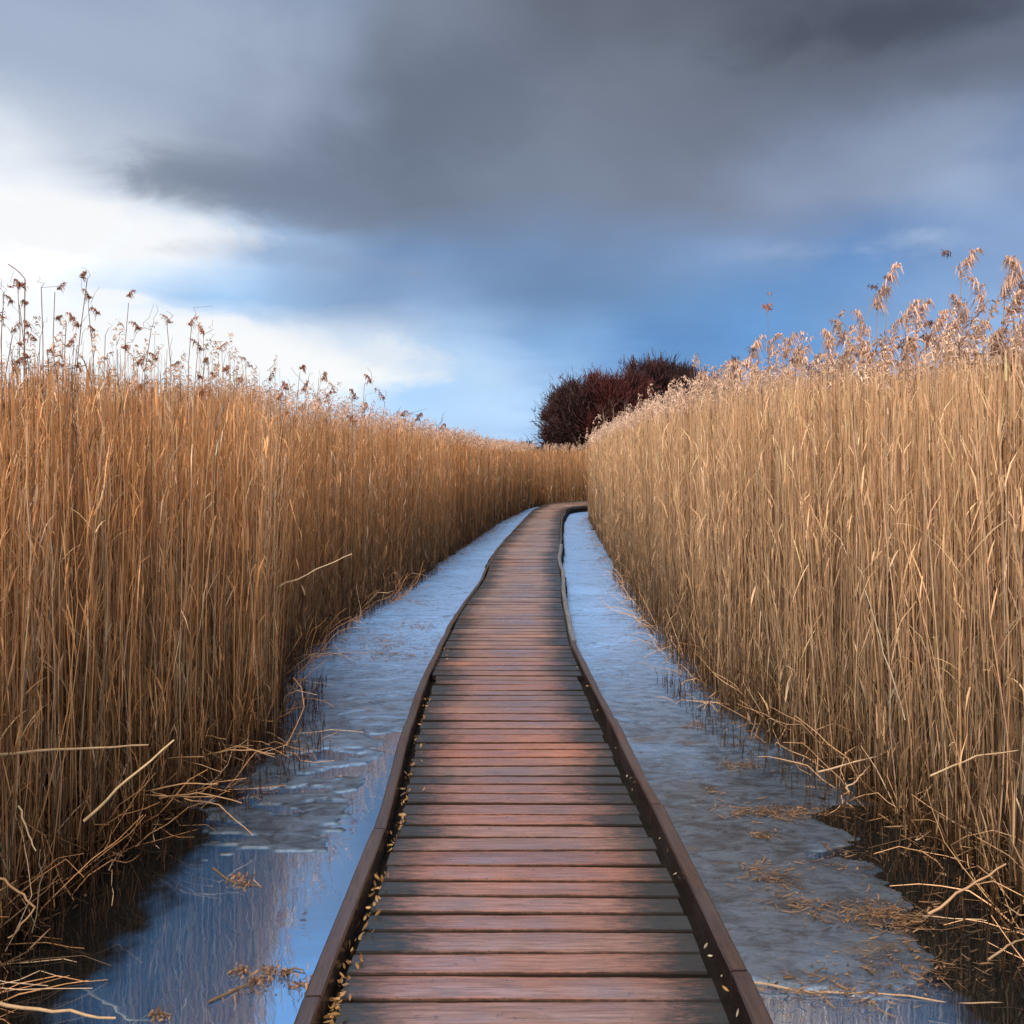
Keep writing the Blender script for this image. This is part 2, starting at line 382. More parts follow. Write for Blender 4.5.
while t < 31.3:
    w = float(rng.uniform(.098, .136))*float(np.interp(t-1.5, [4, 8, 14, 20], [1, 1.2, 1.6, 2.0])); gap = float(rng.uniform(.005, .011))
    l0, r0 = station(t); l1, r1 = station(t+w)
    dz = rng.uniform(-.0025, .0025); tilt = rng.uniform(-.003, .003); tw = rng.uniform(-.006, .006)
    k = 28
    f = np.linspace(0, 1, k)
    nf = .15+.85*(t < 7.5); endl = rng.uniform(.035, .05)*nf; endr = rng.uniform(.038, .058)*nf
    W = np.linalg.norm(r0-l0)
    fl = endl/W; fr = 1-endr/W
    f = fl+(fr-fl)*f
    a = l0[None]+(r0-l0)[None]*f[:, None]; b = l1[None]+(r1-l1)[None]*f[:, None]
    d = (b-a); d /= np.linalg.norm(d, axis=1, keepdims=True)
    wob = 1+.0
    amp = .0028+.004*smooth(5, 14, t)
    wa = fbm2(f*3+nb*7.7, np.full(k, nb*1.3), 3)*amp+tw*(f-.5)*2; wb = fbm2(f*3-nb*3.1+50, np.full(k, nb*2.7), 3)*amp+tw*(f-.5)*2
    cup = rng.uniform(-.002, .002)
    tone = np.array([.190, .078, .050])*rng.uniform(.8, 1.15)
    tone = lerp(tone, np.array([.185, .130, .115])*rng.uniform(.85, 1.15), rng.uniform(0, .35)+.65*smooth(5, 12, t))  # far boards go pinkish grey: grazing sheen put into the tone
    if rng.random() < .2: tone = tone*np.array([1.18, 1.0, .85])
    ring = []
    for (o_, z_) in prof:
        if o_ == .5: pt = (a+b)/2; zz = z_+cup
        elif prof.index((o_, z_)) < 3 and o_ >= 0: pt = a+d*(o_+wa[:, None]); zz = z_
        else: pt = b+d*(o_+wb[:, None]); zz = z_
        ring.append((pt, zz))
    # explicit order: bottom a, low a, top a, mid, top b, low b, bottom b
    ring = [(a+d*wa[:, None], -.035), (a+d*wa[:, None], -.004), (a+d*(wa[:, None]+.004), -.0005), ((a+b)/2, cup), (b+d*(wb[:, None]-.004), -.0005), (b+d*wb[:, None], -.004), (b+d*wb[:, None], -.035)]
    b_w = w-gap
    R = len(ring)
    vv = np.zeros((R, k, 3)); gg = np.zeros((R, k, 3))
    for ri, (pt, zz) in enumerate(ring):
        pt = pt.copy()
        if ri >= 4: pt = pt-d*gap
        pt[:, 2] = zz+dz+tilt*(f-.5)*2+.0012*noise2(f*6+nb*3.3, np.full(k, ri*.9))
        vv[ri] = pt
        gg[ri, :, 0] = f*W+nb*13.7; gg[ri, :, 1] = [0, 0, .1, .5, .9, 1, 1][ri]*w+nb*3.1; gg[ri, :, 2] = zz
    ii, jj = np.meshgrid(np.arange(R-1), np.arange(k-1), indexing='ij')
    a0 = (ii*k+jj).ravel()+nv
    dq.append(np.stack([a0, a0+k, a0+k+1, a0+1], -1)[:, ::-1])
    # end caps
    e0 = [nv+ri*k for ri in range(R)]; e1 = [nv+ri*k+k-1 for ri in range(R)]
    for e, rev in ((e0, 0), (e1, 1)):
        for (p0, p1, p2, p3) in ((0, 1, 5, 6), (1, 2, 4, 5)):
            q = [e[p0], e[p1], e[p2], e[p3]]
            dq.append(np.array([q if not rev else q[::-1]]))
    dv.append(vv.reshape(-1, 3)); dgrain.append(gg.reshape(-1, 3)); dc.append(np.tile(tone, (R*k, 1)))
    ed = np.minimum((f-fl)*W+rng.uniform(-.05, .07), (fr-f)*W+rng.uniform(-.08, .05))+.03*fbm2(f*22, np.full(k, nb*4.1), 3)
    dedge.append(np.tile(ed, R)); djoint.append(np.repeat(np.array([0, 0, .004, w/2, .004, 0, 0]), k)); nv += R*k
    t += w; nb += 1
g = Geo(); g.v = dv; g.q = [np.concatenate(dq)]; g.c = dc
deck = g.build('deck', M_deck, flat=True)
def add_attr(o, name, arr, typ):
    at = o.data.attributes.new(name, typ, 'POINT')
    at.data.foreach_set('vector' if typ == 'FLOAT_VECTOR' else 'value', np.asarray(arr, np.float32).ravel())
add_attr(deck, 'grain', np.concatenate(dgrain), 'FLOAT_VECTOR'); add_attr(deck, 'edge', np.concatenate(dedge), 'FLOAT'); add_attr(deck, 'joint', np.concatenate(djoint), 'FLOAT')
wl(deck)
# stringer beams below the board ends, near-black so the gaps carry painted shade
def sweep(p, off, wid, z0, z1, side, name, mat, tone, i0=0, i1=None, wj=0.0, seed=0, gap=0.0):
    """a timber that follows polyline p; side=+1 lies to the right of it"""
    p = p[i0:i1]; t_ = np.gradient(p, axis=0); t_[:, 2] = 0; t_ /= np.linalg.norm(t_, axis=1, keepdims=True)+1e-9
    nrm = np.stack([t_[:, 1], -t_[:, 0], 0*t_[:, 0]], 1)*side
    s_ = arclen(p)
    n_ = len(p)
    jit = wj*fbm2(s_*1.1+seed*9.1, s_*0+seed, 3)
    wd = wid*(1+.12*noise2(s_*2.3+seed*5, s_*0+3.3))
    bev = .006
    sec = [(off, z0), (off, z1-bev), (off+bev, z1), ('w-b', z1), ('w', z1-bev), ('w', z0)]
    R = len(sec); vv = np.zeros((n_, R, 3)); gg = np.zeros((n_, R, 3))
    for k_, (a_, z_) in enumerate(sec):
        aa = off+wd-bev if a_ == 'w-b' else (off+wd if a_ == 'w' else a_+0*wd)
        vv[:, k_] = p+nrm*(aa+jit)[:, None]; vv[:, k_, 2] = z_+(.002*noise2(s_*3+seed*3, s_*0+k_*.6) if z_ > 0 else 0)
        gg[:, k_, 0] = s_+seed*11; gg[:, k_, 1] = k_*.02+seed; gg[:, k_, 2] = z_
    ii, kk = np.meshgrid(np.arange(n_-1), np.arange(R-1), indexing='ij'); a0 = (ii*R+kk).ravel()
    q = np.stack([a0, a0+1, a0+R+1, a0+R], -1)
    caps = []
    for e, rv in ((0, 1), (n_-1, 0)):
        b0 = e*R
        for c_ in ((0, 1, 4, 5), (1, 2, 3, 4)):
            c4 = [b0+x for x in c_]; caps.append(c4 if not rv else c4[::-1])
    q = np.concatenate([q, np.array(caps)])
    if side < 0: q = q[:, ::-1]
    g = Geo(); g.add(vv.reshape(-1, 3), q, tone); o = g.build(name, mat, flat=True)
    add_attr(o, 'grain', gg.reshape(-1, 3), 'FLOAT_VECTOR'); return wl(o)
sweep(Lp, -.10, .16, -.15, -.045, -1, 'stringer', M_beam, (.02, .015, .012))
sweep(Rp, -.12, .18, -.15, -.045, 1, 'stringer', M_beam, (.02, .015, .012))
# kerb boards, butted end to end with a narrow joint
def kerbs(p, side, joints, tones, seed):
    ys_ = p[:, 1]
    idx = [0]+[int(np.searchsorted(arclen(p), j)) for j in joints]+[len(p)]
    for k_ in range(len(idx)-1):
        a_, b_ = idx[k_], idx[k_+1]
        if b_-a_ < 3: continue
        seg = p[a_:b_+1].copy()
        ymid = seg[len(seg)//2, 1]
        if not (side > 0 and 7.6 < ymid < 13) and ymid < 21:           # straight lengths of timber
            q_ = np.linspace(0, 1, len(seg))[:, None]; seg = seg*.2+(seg[0]*(1-q_)+seg[-1]*q_)*.8
        d0 = seg[1]-seg[0]; seg[0] += d0*.06
        if b_ < len(p): d1 = seg[-1]-seg[-2]; seg[-1] = seg[-2]+d1*.9
        ymid = seg[len(seg)//2, 1]
        wid = .055 if ymid < 4.2 else .050
        pale = side > 0 and 7.6 < ymid < 13
        tone = np.array([.27, .155, .135])*rng.uniform(.8, 1.2)
        if pale: tone = np.array([.95, .93, .90]); wid = .045
        elif ymid > 6.5: tone = np.array([.22, .15, .12])*rng.uniform(.7, 1.3)
        if not pale: wid *= float(np.interp(ymid, [4.5, 10], [1, .6]))
        o = sweep(seg, 0.0, wid, -.13, KZ if pale else float(np.interp(ymid, [4.5, 6.5, 11], [KZ, .036, .012])), side, 'kerb_board', M_kerb, tone, wj=.004 if ymid < 6 else .012, seed=seed+k_)
        if pale: tag(o, 'pale kerb board on the far right side')
kerbs(Lp, -1, [2.6, 3.87, 4.95, 6.3, 7.3, 8.2, 9.6, 11.3, 13.1, 15, 16.8, 18.7, 20.5, 22.5, 24.5, 26.5, 28.5], None, 1)
kerbs(Rp, 1, [2.7, 4.0, 5.2, 6.4, 7.4, 8.4, 9.7, 11.6, 13.4, 15.2, 17, 19, 21, 23, 25, 27, 29], None, 40)
# posts under the walk
for yy in np.arange(1.0, 22, 2.4):
    for sgn, p in ((-1, Lp), (1, Rp)):
        x = np.interp(yy, p[:, 1], p[:, 0])-sgn*.06
        g = Geo(); g.tubes([[(x, yy, -.6), (x, yy, -.4), (x, yy, -.16)]], .045, (.03, .022, .018), 8)
        wl(g.build('post', M_beam))

# ------------------------------------------------------------------ reeds
def reed_cols(n, right):
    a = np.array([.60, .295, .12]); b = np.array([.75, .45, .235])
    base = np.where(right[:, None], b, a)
    c = base*rng.uniform(.72, 1.2, (n, 1))
    r = rng.random(n)[:, None]
    c = np.where(r < .16, np.array([.68, .47, .29])*rng.uniform(.8, 1.15, (n, 1)), c)          # bleached
    c = np.where((r > .88), np.array([.20, .105, .05])*rng.uniform(.6, 1.2, (n, 1)), c)         # brown
    c = c*(1+rng.normal(0, .015, (n, 3)))
    return np.clip(c, .01, .9)
def stems(g, x, y, h, c, S=5, K=3, r0=.0023, lean=.05, fat=1.0, z0=None):
    n = len(x)
    az = rng.uniform(0, 2*np.pi, n); ln = np.abs(rng.normal(0, lean, n))*np.where(rng.random(n) < .06, 3.2, 1); cu = rng.normal(0, .5, n)
    t = (np.linspace(0, 1, S)**1.35)[None]
    zz = (ZW-.06 if z0 is None else z0)
    Z = zz+(h[:, None]-zz)*t
    dx = (np.cos(az)*ln)[:, None]*(h[:, None])*(t+cu[:, None]*t*(t-1)); dy = (np.sin(az)*ln)[:, None]*h[:, None]*(t+cu[:, None]*t*(t-1))
    k = rng.normal(0, .006, (n, S)); k[:, 0] = 0
    pts = np.stack([x[:, None]+dx+k, y[:, None]+dy+rng.normal(0, .006, (n, S)), Z], -1)
    rad = (r0*fat*rng.uniform(.75, 1.35, n))[:, None]*(1-.6*t)
    hz = Z-ZW; sh = rng.uniform(.08, .62, n)[:, None]                     # foot shade painted into the colour, its height differs from stem to stem
    foot_shade = smooth(1.25, .55, hz/sh)[..., None]
    top_light = (.66+.44*smooth(.15, 1.7, Z))[..., None]                          # shade low in the bed painted as a gradient, tops lighter
    g.tubes(pts, rad, np.clip(c[:, None, :]*top_light*(1-foot_shade*np.array([.72, .78, .84])), 0, .9), K)
    return pts
def leaves(g, pts, c, per, L=(.16, .38), wid=.0048, lo=.12, hi=.97, S=3, fat=1.0, droop=.25):
    n, Sp, _ = pts.shape
    N = n*per
    src = np.repeat(np.arange(n), per)
    f = rng.uniform(lo, hi, N)*(Sp-1); i = np.minimum(f.astype(int), Sp-2); fr = (f-i)[:, None]
    p0 = pts[src, i]*(1-fr)+pts[src, i+1]*fr
    az = rng.uniform(0, 2*np.pi, N); d = np.stack([np.cos(az), np.sin(az), 0*az], 1)
    ln = rng.uniform(*L, N)
    up = rng.uniform(.86, 1.0, N); dn = rng.random(N) < droop
    out = np.sqrt(1-up**2)
    vz = np.where(dn, -up*.9, up)
    t = np.linspace(0, 1, S)
    P_ = []
    for k in range(S):
        s_ = t[k]
        bend = np.where(dn, s_, s_**1.5)
        z = np.where(dn, .10*s_*(1-s_)*ln*2+vz*ln*s_**1.2, vz*ln*s_-.18*ln*s_**2*rng.uniform(0, 1.6, N))
        P_.append(p0+d*(out*ln*bend*rng.uniform(.7, 1.3, N))[:, None]+np.stack([0*z, 0*z, z], 1))
    pp = np.stack(P_, 1)
    w = np.array([.75, 1.0, .12])[None, :] if S == 3 else np.array([.9, .2])[None, :]
    w = w*(wid*fat*rng.uniform(.5, 1.3, N)*np.where(rng.random(N) < .07, 2.4, 1))[:, None]
    side = np.cross(d, [0, 0, 1.0])+d*rng.normal(0, .6, N)[:, None]+np.array([0, 0, .1])
    cc = c[src]*rng.uniform(.75, 1.3, (N, 1))*(.62+.48*smooth(.15, 1.7, p0[:, 2]))[:, None]  # leaves get the same painted shade, darker low in the bed
    g.ribbons(pp, w, side, np.clip(cc, 0, .85))
def plume_pts(g, tips, dirs, n_br, L, col, wid=.006, size=.18, sag=.6, lean=(.35, -.1)):
    """feathery one-sided seed heads at the tips"""
    n = len(tips); N = n*n_br
    src = np.repeat(np.arange(n), n_br)
    f = rng.uniform(0, 1, N)
    ax = dirs/np.linalg.norm(dirs, axis=1, keepdims=True)
    sz = (size*rng.uniform(.7, 1.3, n))[src]
    bend = np.stack([np.full(N, lean[0]), np.full(N, lean[1]), 0*f], 1)
    p0 = tips[src]+ax[src]*(f*sz)[:, None]+bend*(f**2*sz*.7)[:, None]-np.array([0, 0, 1])*(f**3*sz*.25)[:, None]
    az = rng.uniform(0, 2*np.pi, N)
    d = np.stack([np.cos(az)*.5+lean[0], np.sin(az)*.5+lean[1], rng.uniform(-.1, .8, N)], 1)
    d /= np.linalg.norm(d, axis=1, keepdims=True)
    ln = L*rng.uniform(.5, 1.3, N)*(1-.55*f)
    p1 = p0+d*(ln*.55)[:, None]; p2 = p0+d*(ln*.9)[:, None]-np.array([0, 0, 1.])*(ln*sag)[:, None]
    w = (wid*rng.uniform(.6, 1.4, N))[:, None]*np.array([.5, 1, .5])[None]
    side = np.cross(d, [.2, .9, .1])+rng.normal(0, .4, (N, 3))
    cc = col[src]*rng.uniform(.6, 1.45, (N, 1))
    g.ribbons(np.stack([p0, p1, p2], 1), w, side, np.clip(cc, 0, .9))

bed = Geo()
def scatter(n, y0, y1, d0, d1, side, ypow=1.0):
    y = y0+(y1-y0)*rng.random(n)**ypow
    d = d0+(d1-d0)*rng.random(n)
    if side < 0: x = left_edge(y)-d
    else: x = right_edge(y)+d
    return x, y
def patchy(x, y, lo=.0):                                              # thin out by slow noise so the edge has gaps
    nz = fbm2(x*2.3+31, y*2.3, 3)
    return rng.random(len(x)) < np.clip(.72+nz*.8, lo, 1)
def in_view(x, y, m=1.0): return np.abs(x) < (.62*np.maximum(y, 0)+m)
def grow(x, y, right, S, K, per, fat, leafL=(.06, .27), wid=.0048, short=0.0, plume=.0, edge=False, lean=.05):
    ok = in_view(x, y, 1.6); x, y = x[ok], y[ok]; n = len(x)
    if n == 0: return
    rt = np.full(n, right)
    top = top_right(y) if right else top_left(y)
    h = top*(1.035-np.abs(rng.normal(0, .085, n)))+.07*fbm2(x*1.9, y*1.9, 3)
    if short > 0:
        sh = rng.random(n) < short; h = np.where(sh, h*rng.uniform(.25, .85, n), h)
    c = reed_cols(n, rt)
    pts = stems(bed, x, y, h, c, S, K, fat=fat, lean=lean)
    if per: leaves(bed, pts, c, per, leafL, wid, fat=fat)
    if plume > 0:
        k = (rng.random(n) < plume) & (h > top*.95)
        if k.any():
            tp = pts[k, -1]; dd = pts[k, -1]-pts[k, -2]
            cb = np.array([.60, .40, .28]) if right else np.array([.50, .31, .21])
            cc = cb*rng.uniform(.7, 1.25, (k.sum(), 1))
            plume_pts(bed, tp, dd, 16 if y.mean() < 12 else 11, .07, cc, .006*fat, .15 if y.mean() < 9 else .20)
for side in (-1, 1):
    R_ = side > 0
    # front belt, near
    x, y = scatter(7600, 2.2, 6.5, .0, .9, side); k = patchy(x, y); grow(x[k], y[k], R_, 6, 3, 11, 1.0, short=.30, plume=.10 if R_ else .03, lean=.045)
    x, y = scatter(1500, 2.2, 6.5, -.12, .25, side); k = patchy(x, y, 0)&(rng.random(len(x))<.55); grow(x[k], y[k], R_, 6, 4, 5, 1.0, short=.8, lean=.10)
    x, y = scatter(9500, 6.5, 14, .0, 1.0, side); k = patchy(x, y); grow(x[k], y[k], R_, 5, 3, 8, 1.0, short=.3, plume=.4 if R_ else .22, lean=.045)
    x, y = scatter(7500, 14, 24.5, .0, 1.1, side); grow(x, y, R_, 4, 3, 4, 1.6, short=.15, plume=.6 if R_ else .5, lean=.045)
    # low young growth and broken stubble sloping down in front of the wall
    x, y = scatter(2600, 2.3, 12, -.16, .22, side, 1.4); n = len(x); dd_ = bank(x, y)
    hh = np.clip(.18+2.2*(dd_+.16), .1, 1.2)*rng.uniform(.3, 1.2, n); c = reed_cols(n, np.full(n, R_))*rng.uniform(.45, .9, (n, 1))
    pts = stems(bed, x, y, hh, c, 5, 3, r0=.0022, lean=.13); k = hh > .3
    leaves(bed, pts[k], c[k], 4, (.05, .2), .005, .2)
    x, y = scatter(900, 2.3, 6.5, -.42, .0, side); n = len(x)
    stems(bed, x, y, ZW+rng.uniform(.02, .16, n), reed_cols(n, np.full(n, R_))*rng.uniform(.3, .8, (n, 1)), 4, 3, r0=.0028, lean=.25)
    # body behind the edge
    x, y = scatter(7000, 2.4, 8, .9, 3.2, side); grow(x, y, R_, 4, 3, 4, 1.1, plume=.35 if R_ else .05)
    x, y = scatter(6000, 8, 25, 1.0, 4.0, side); grow(x, y, R_, 4, 3, 3, 1.6, plume=.55 if R_ else .5)
    x, y = scatter(5000, 4, 30, 3.2, 14, side); grow(x, y, R_, 4, 3, 3, 1.8, plume=.3 if R_ else .1)
    # beside and behind the camera
    x, y = scatter(900, -2, 2.3, .0, 1.6, side); k = np.ones(len(x), bool)
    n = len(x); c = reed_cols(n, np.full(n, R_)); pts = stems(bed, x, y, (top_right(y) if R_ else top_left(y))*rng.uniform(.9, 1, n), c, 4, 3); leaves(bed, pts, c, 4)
# across the far bend
n = 9000
x = rng.uniform(-6, 12, n); y = 25.0+.22*(x-1)+rng.uniform(0, 1.2, n)+np.where(x < 1, .4, 0)
ok = (x > left_edge(np.minimum(y, 24.3))-.3); grow(x[ok], y[ok], False, 4, 3, 4, 1.8, short=.15, plume=.15)
n = 9000
x = rng.uniform(-22, 26, n); y = 26.4+.2*(np.abs(x))+rng.uniform(0, 14, n); grow(x, y, False, 4, 3, 2, 2.2, plume=.2)
# thin, taller stems that stand out above the left bed
n = 900
y = rng.uniform(3.6, 13, n); x = left_edge(y)-rng.uniform(.1, 3.2, n)
ok = in_view(x, y, .6); x, y = x[ok], y[ok]; n = len(x)
h = top_left(y)+np.abs(rng.normal(0, .16, n))*smooth(15, 6, y)
c = np.array([.24, .13, .07])*rng.uniform(.6, 1.5, (n, 1))
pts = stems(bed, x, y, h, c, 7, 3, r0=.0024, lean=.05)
leaves(bed, pts, c, 5, (.04, .12), .004, .8, 1.0, droop=.5)
k = rng.random(n) < .6
plume_pts(bed, pts[k, -1], pts[k, -1]-pts[k, -2], 16, .045, np.array([.42, .24, .15])*rng.uniform(.6, 1.3, (k.sum(), 1)), .005, .12, lean=(.15, -.05))
n = 1000
y = rng.uniform(3.4, 12, n); x = right_edge(y)+rng.uniform(.1, 2.6, n)
ok = in_view(x, y, .6); x, y = x[ok], y[ok]; n = len(x)
h = top_right(y)+np.abs(rng.normal(0, .10, n))*smooth(15, 6, y)
c = np.array([.40, .25, .15])*rng.uniform(.6, 1.4, (n, 1))
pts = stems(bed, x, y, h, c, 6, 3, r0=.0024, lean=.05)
k = rng.random(n) < .75
plume_pts(bed, pts[k, -1], pts[k, -1]-pts[k, -2], 26, .075, np.array([.50, .31, .21])*rng.uniform(.7, 1.3, (k.sum(), 1)), .007, .19)
# crooked short stubs and bent stems in the foot of both beds
def crooked(g, x, y, n_seg=5, step=.12, c=None, r=.003, z0=None, flat=.5):
    n = len(x); p = np.stack([x, y, np.full(n, ZW-.02) if z0 is None else z0], 1); pts = [p]
    d = np.stack([rng.normal(0, flat, n), rng.normal(0, flat, n), rng.uniform(.25, 1, n)], 1); d /= np.linalg.norm(d, axis=1, keepdims=True)
    for k in range(n_seg):
        d = d+rng.normal(0, .33, (n, 3)); d[:, 2] -= .03*k; d /= np.linalg.norm(d, axis=1, keepdims=True)
        p = p+d*(step*rng.uniform(.6, 1.4, n))[:, None]; p[:, 2] = np.maximum(p[:, 2], ZW+.004); pts.append(p)
    pts = np.stack(pts, 1)
    g.tubes(pts, r*np.linspace(1, .45, n_seg+1)[None]*rng.uniform(.7, 1.3, n)[:, None], c, 4); return pts
for side, n in ((-1, 620), (1, 480)):
    x, y = scatter(n, 2.6, 11, -.16, .35, side, 1.5)
    c = reed_cols(n, np.full(n, side > 0))
    crooked(bed, x, y, 5, .10, c, .0028)
tag(bed.build('reed_bed', M_straw), 'dense bed of dry golden reeds lining both sides of the boardwalk', 'reeds', kind='stuff')

# ---- reeds one can tell apart
def solve_left(px, back):
    Y = 3.0
    while Y < 24 and (px-512)/F*Y > left_edge(Y)-back: Y += .1
    return Y
def solve_right(px, back):
    Y = 3.0
    while Y < 24 and (px-512)/F*Y < right_edge(Y)+back: Y += .1
    return Y
def px_noise(): return rng.normal(0, 1)
def reed_object(base, pts, rad, c, label, group, leaf_specs=(), head=None, cat='reed', name='reed'):
    g = Geo(); g.tubes([pts], rad, c, 5)
    o = g.build(name, M_straw, origin=base)
    tag(o, label, cat, group)
    for (f, L, az, up, wdt) in leaf_specs:
        i = int(f*(len(pts)-1)); p0 = np.array(pts[i])
        d = np.array([math.cos(az), math.sin(az), 0]); t = np.linspace(0, 1, 5)
        pl = np.array([p0+d*L*(1-abs(up)*.8)*s_+np.array([0, 0, 1])*(up*L*s_-.35*L*s_*s_) for s_ in t])
        gl = Geo(); gl.ribbons(pl[None], (np.array([.5, 1, .85, .5, .05])*wdt)[None], np.cross(d, [0, 0, 1.])[None]+.2, np.clip(np.array(c)*rng.uniform(.85, 1.3), 0, .8))
        ol = gl.build('leaf', M_straw, o, origin=None); ol.location = (-base[0], -base[1], -base[2])
    if head is not None:
        HL = Heads(o, base); head(HL)
    return o
class Heads:
    """every tuft, plume and set of wiry branches becomes a child mesh of its reed"""
    def __init__(s, o, base): s.o = o; s.base = base
    def part(s, name, g):
        oh = g.build(name, M_plume, s.o); oh.location = tuple(-np.asarray(s.base))
    def tubes(s, pts, rad, c, K):
        for p in pts: g = Geo(); g.tubes(p[None], rad, c, K); s.part('branch', g)
def clump(g, p, r, n, c, wid=.006):
    if isinstance(g, Heads):
        q = Geo(); clump(q, p, r, n, c, wid); g.part('tuft', q); return
    """a small torn tuft"""
    d = rng.normal(0, 1, (n, 3)); d /= np.linalg.norm(d, axis=1, keepdims=True)
    p0 = p+rng.normal(0, r*.6, (n, 3))*[1.3, 1, .7]; p1 = p0+d*r*rng.uniform(.2, .7, (n, 1)); p2 = p1+rng.normal(0, r*.5, (n, 3))-np.array([0, 0, r*.5])
    g.ribbons(np.stack([p0, p1, p2], 1), np.array([.7, 1, .4])[None]*(wid*rng.uniform(.6, 1.5, n))[:, None], rng.normal(0, 1, (n, 3)), np.clip(np.array(c)*rng.uniform(.5, 1.6, (n, 1)), 0, .8))

GL = 'tall reeds standing out above the left reed bed'
GR = 'plumed reeds standing out above the right reed bed'
Ltips = [(18, 283), (2, 293), (43, 288), (55, 292), (82, 278), (90, 312), (127, 302), (150, 330), (170, 323), (190, 322), (205, 335), (36, 338), (24, 305), (66, 322), (104, 335), (120, 350), (138, 368), (196, 352), (222, 352), (246, 366), (270, 378), (298, 372), (306, 385), (330, 400), (318, 378), (352, 398), (364, 384), (398, 412), (236, 380), (160, 358), (8, 335), (75, 345), (180, 368), (12, 350), (412, 418), (437, 428), (384, 402), (286, 392), (212, 372), (50, 352)]
for k, (tx, ty) in enumerate(Ltips):
    Y = solve_left(tx, rng.uniform(.15, .9)); tip = P(tx, ty, Y)
    base = np.array([tip[0]+rng.normal(0, .06)-.02, Y+rng.normal(0, .08), ZW-.04])
    S = 12; t_ = np.linspace(0, 1, S)
    pts = base[None]+(tip-base)[None]*t_[:, None]
    pts[:, 0] += .02*np.sin(t_*3+k)*t_*(1-t_)*2
    pts[8:-1, 0] += rng.normal(0, .008, 3); pts[8:-1, 1] += rng.normal(0, .008, 3)
    pts[-1, :2] += rng.normal(0, .012, 2)
    bare = (k == 2)
    def head(g, tip=tip, pts=pts, Y=Y, k=k):
        s_ = Y/5.0
        n_ = rng.integers(1, 4)
        if bare: n_ = 0
        for q in range(int(n_)):
            cpt = tip+np.array([rng.normal(0, .03), rng.normal(0, .02), -.14*q+rng.normal(0, .015)])*s_
            q_ = Geo(); sd = rng.choice([-1, 1])*rng.uniform(.3, .9)
            plume_pts(q_, cpt[None], np.array([[sd*.5, 0, 1.]]), int(rng.integers(22, 60)), .035*s_, np.array([[.30, .115, .06]])*rng.uniform(.7, 1.3), .0042*s_, .06*s_*rng.uniform(.5, 1.5), 1.0, (sd, .1))
            clump(q_, cpt+np.array([sd*.01, 0, .01]), .009*s_, 30, (.22, .075, .04), .005*s_); g.part('tuft', q_)
            # arching wiry branch that carries the tuft
        nb_ = 4
        st = pts[rng.integers(8, 12, nb_)]
        dd = rng.normal(0, .022, (nb_, 4, 3))*s_; dd[:, :, 2] = np.abs(dd[:, :, 2])*1.4; dd[:, 0, :2] += rng.normal(0, .02, (nb_, 2))
        br = np.concatenate([st[:, None], st[:, None]+np.cumsum(dd, 1)], 1)
        g.tubes(br, np.linspace(.0016, .0008, 5)[None]*s_, (.16, .09, .06), 3)
    c = np.array([.22, .125, .075])*rng.uniform(.7, 1.4)
    lab = 'tall thin dry reed with small rust-brown tufts above the left reed bed'; grp = GL
    if k == 2: lab = 'bare pointed reed without any tuft near the left edge above the left bed'; grp = GL
    if k == 6: lab = 'tall reed with a wiry zigzag top above the left bed'
    rad = np.linspace(.0042, .0018, S)*max(1, Y/7)
    reed_object(base, pts, rad[None], c, lab, grp, [(.8, .12, rng.uniform(0, 6.3), .4, .007)], head)
# the leftmost one, its tip broken over towards the left
Y = 4.6; tip = P(25, 279, Y); base = np.array([tip[0]-.03, Y, ZW-.04])
pts = base[None]+(tip-base)[None]*np.linspace(0, 1, 10)[:, None]
pts = np.concatenate([pts, [P(20, 273, Y), P(14, 268, Y), P(8, 264, Y)]])
def head0(g): clump(g, P(19, 285, 4.6), .022, 40, (.34, .10, .05), .007)
reed_object(base, pts, np.linspace(.004, .0028, 13)[None], (.25, .14, .09), 'reed at the far left with its top snapped over and one rust tuft below', GL, [], head0)

Rtips = [(885, 272), (960, 258), (1020, 262), (876, 290), (905, 303), (868, 318), (915, 310), (935, 318), (1003, 282), (985, 290), (1012, 296), (965, 305), (846, 330), (858, 338), (832, 327), (892, 325), (945, 330), (975, 322), (925, 335), (990, 330), (1015, 325), (905, 340), (750, 348), (768, 340), (740, 358), (728, 366), (783, 344), (795, 350), (712, 378), (758, 362), (805, 358), (840, 352), (700, 388), (870, 345), (955, 345), (1000, 350), (690, 392), (1022, 340)]
for k, (tx, ty) in enumerate(Rtips):
    Y = solve_right(tx, rng.uniform(.15, .8)); tip = P(tx, ty+rng.uniform(6, 14), Y)
    base = np.array([tip[0]+rng.normal(0, .05), Y+rng.normal(0, .08), ZW-.04])
    S = 10; t_ = np.linspace(0, 1, S); pts = base[None]+(tip-base)[None]*t_[:, None]
    pts[:, 0] += .03*np.sin(t_*3+k)*t_*(1-t_); pts[-1] += [.01, 0, 0]
    ln = rng.choice([-.5, .45, .5]); s_ = max(1, Y/5.5)
    def head(g, tip=tip, pts=pts, ln=ln, s_=s_):
        cc = np.array([[.52, .33, .235]])*rng.uniform(.8, 1.2)
        q = Geo(); plume_pts(q, (tip-[0, 0, .05])[None], np.array([[ln*.25, 0, 1.]]), int(rng.integers(60, 110)), .085*s_, cc, .006*s_, .17*s_, .8, (ln*.8, -.1)); g.part('plume', q)
        for q in range(int(rng.integers(0, 3))):
            clump(g, tip+rng.normal(0, .035, 3)*s_, .018*s_, 30, (.17, .075, .045), .007*s_)
    c = np.array([.38, .24, .14])*rng.uniform(.7, 1.3)
    reed_object(base, pts, (np.linspace(.004, .002, S)*max(1, Y/7))[None], c, 'tall dry reed with a fluffy pinkish-tan plume standing above the right reed bed', GR,
                [(.78, .16, rng.uniform(0, 6.3), .5, .008)], head)
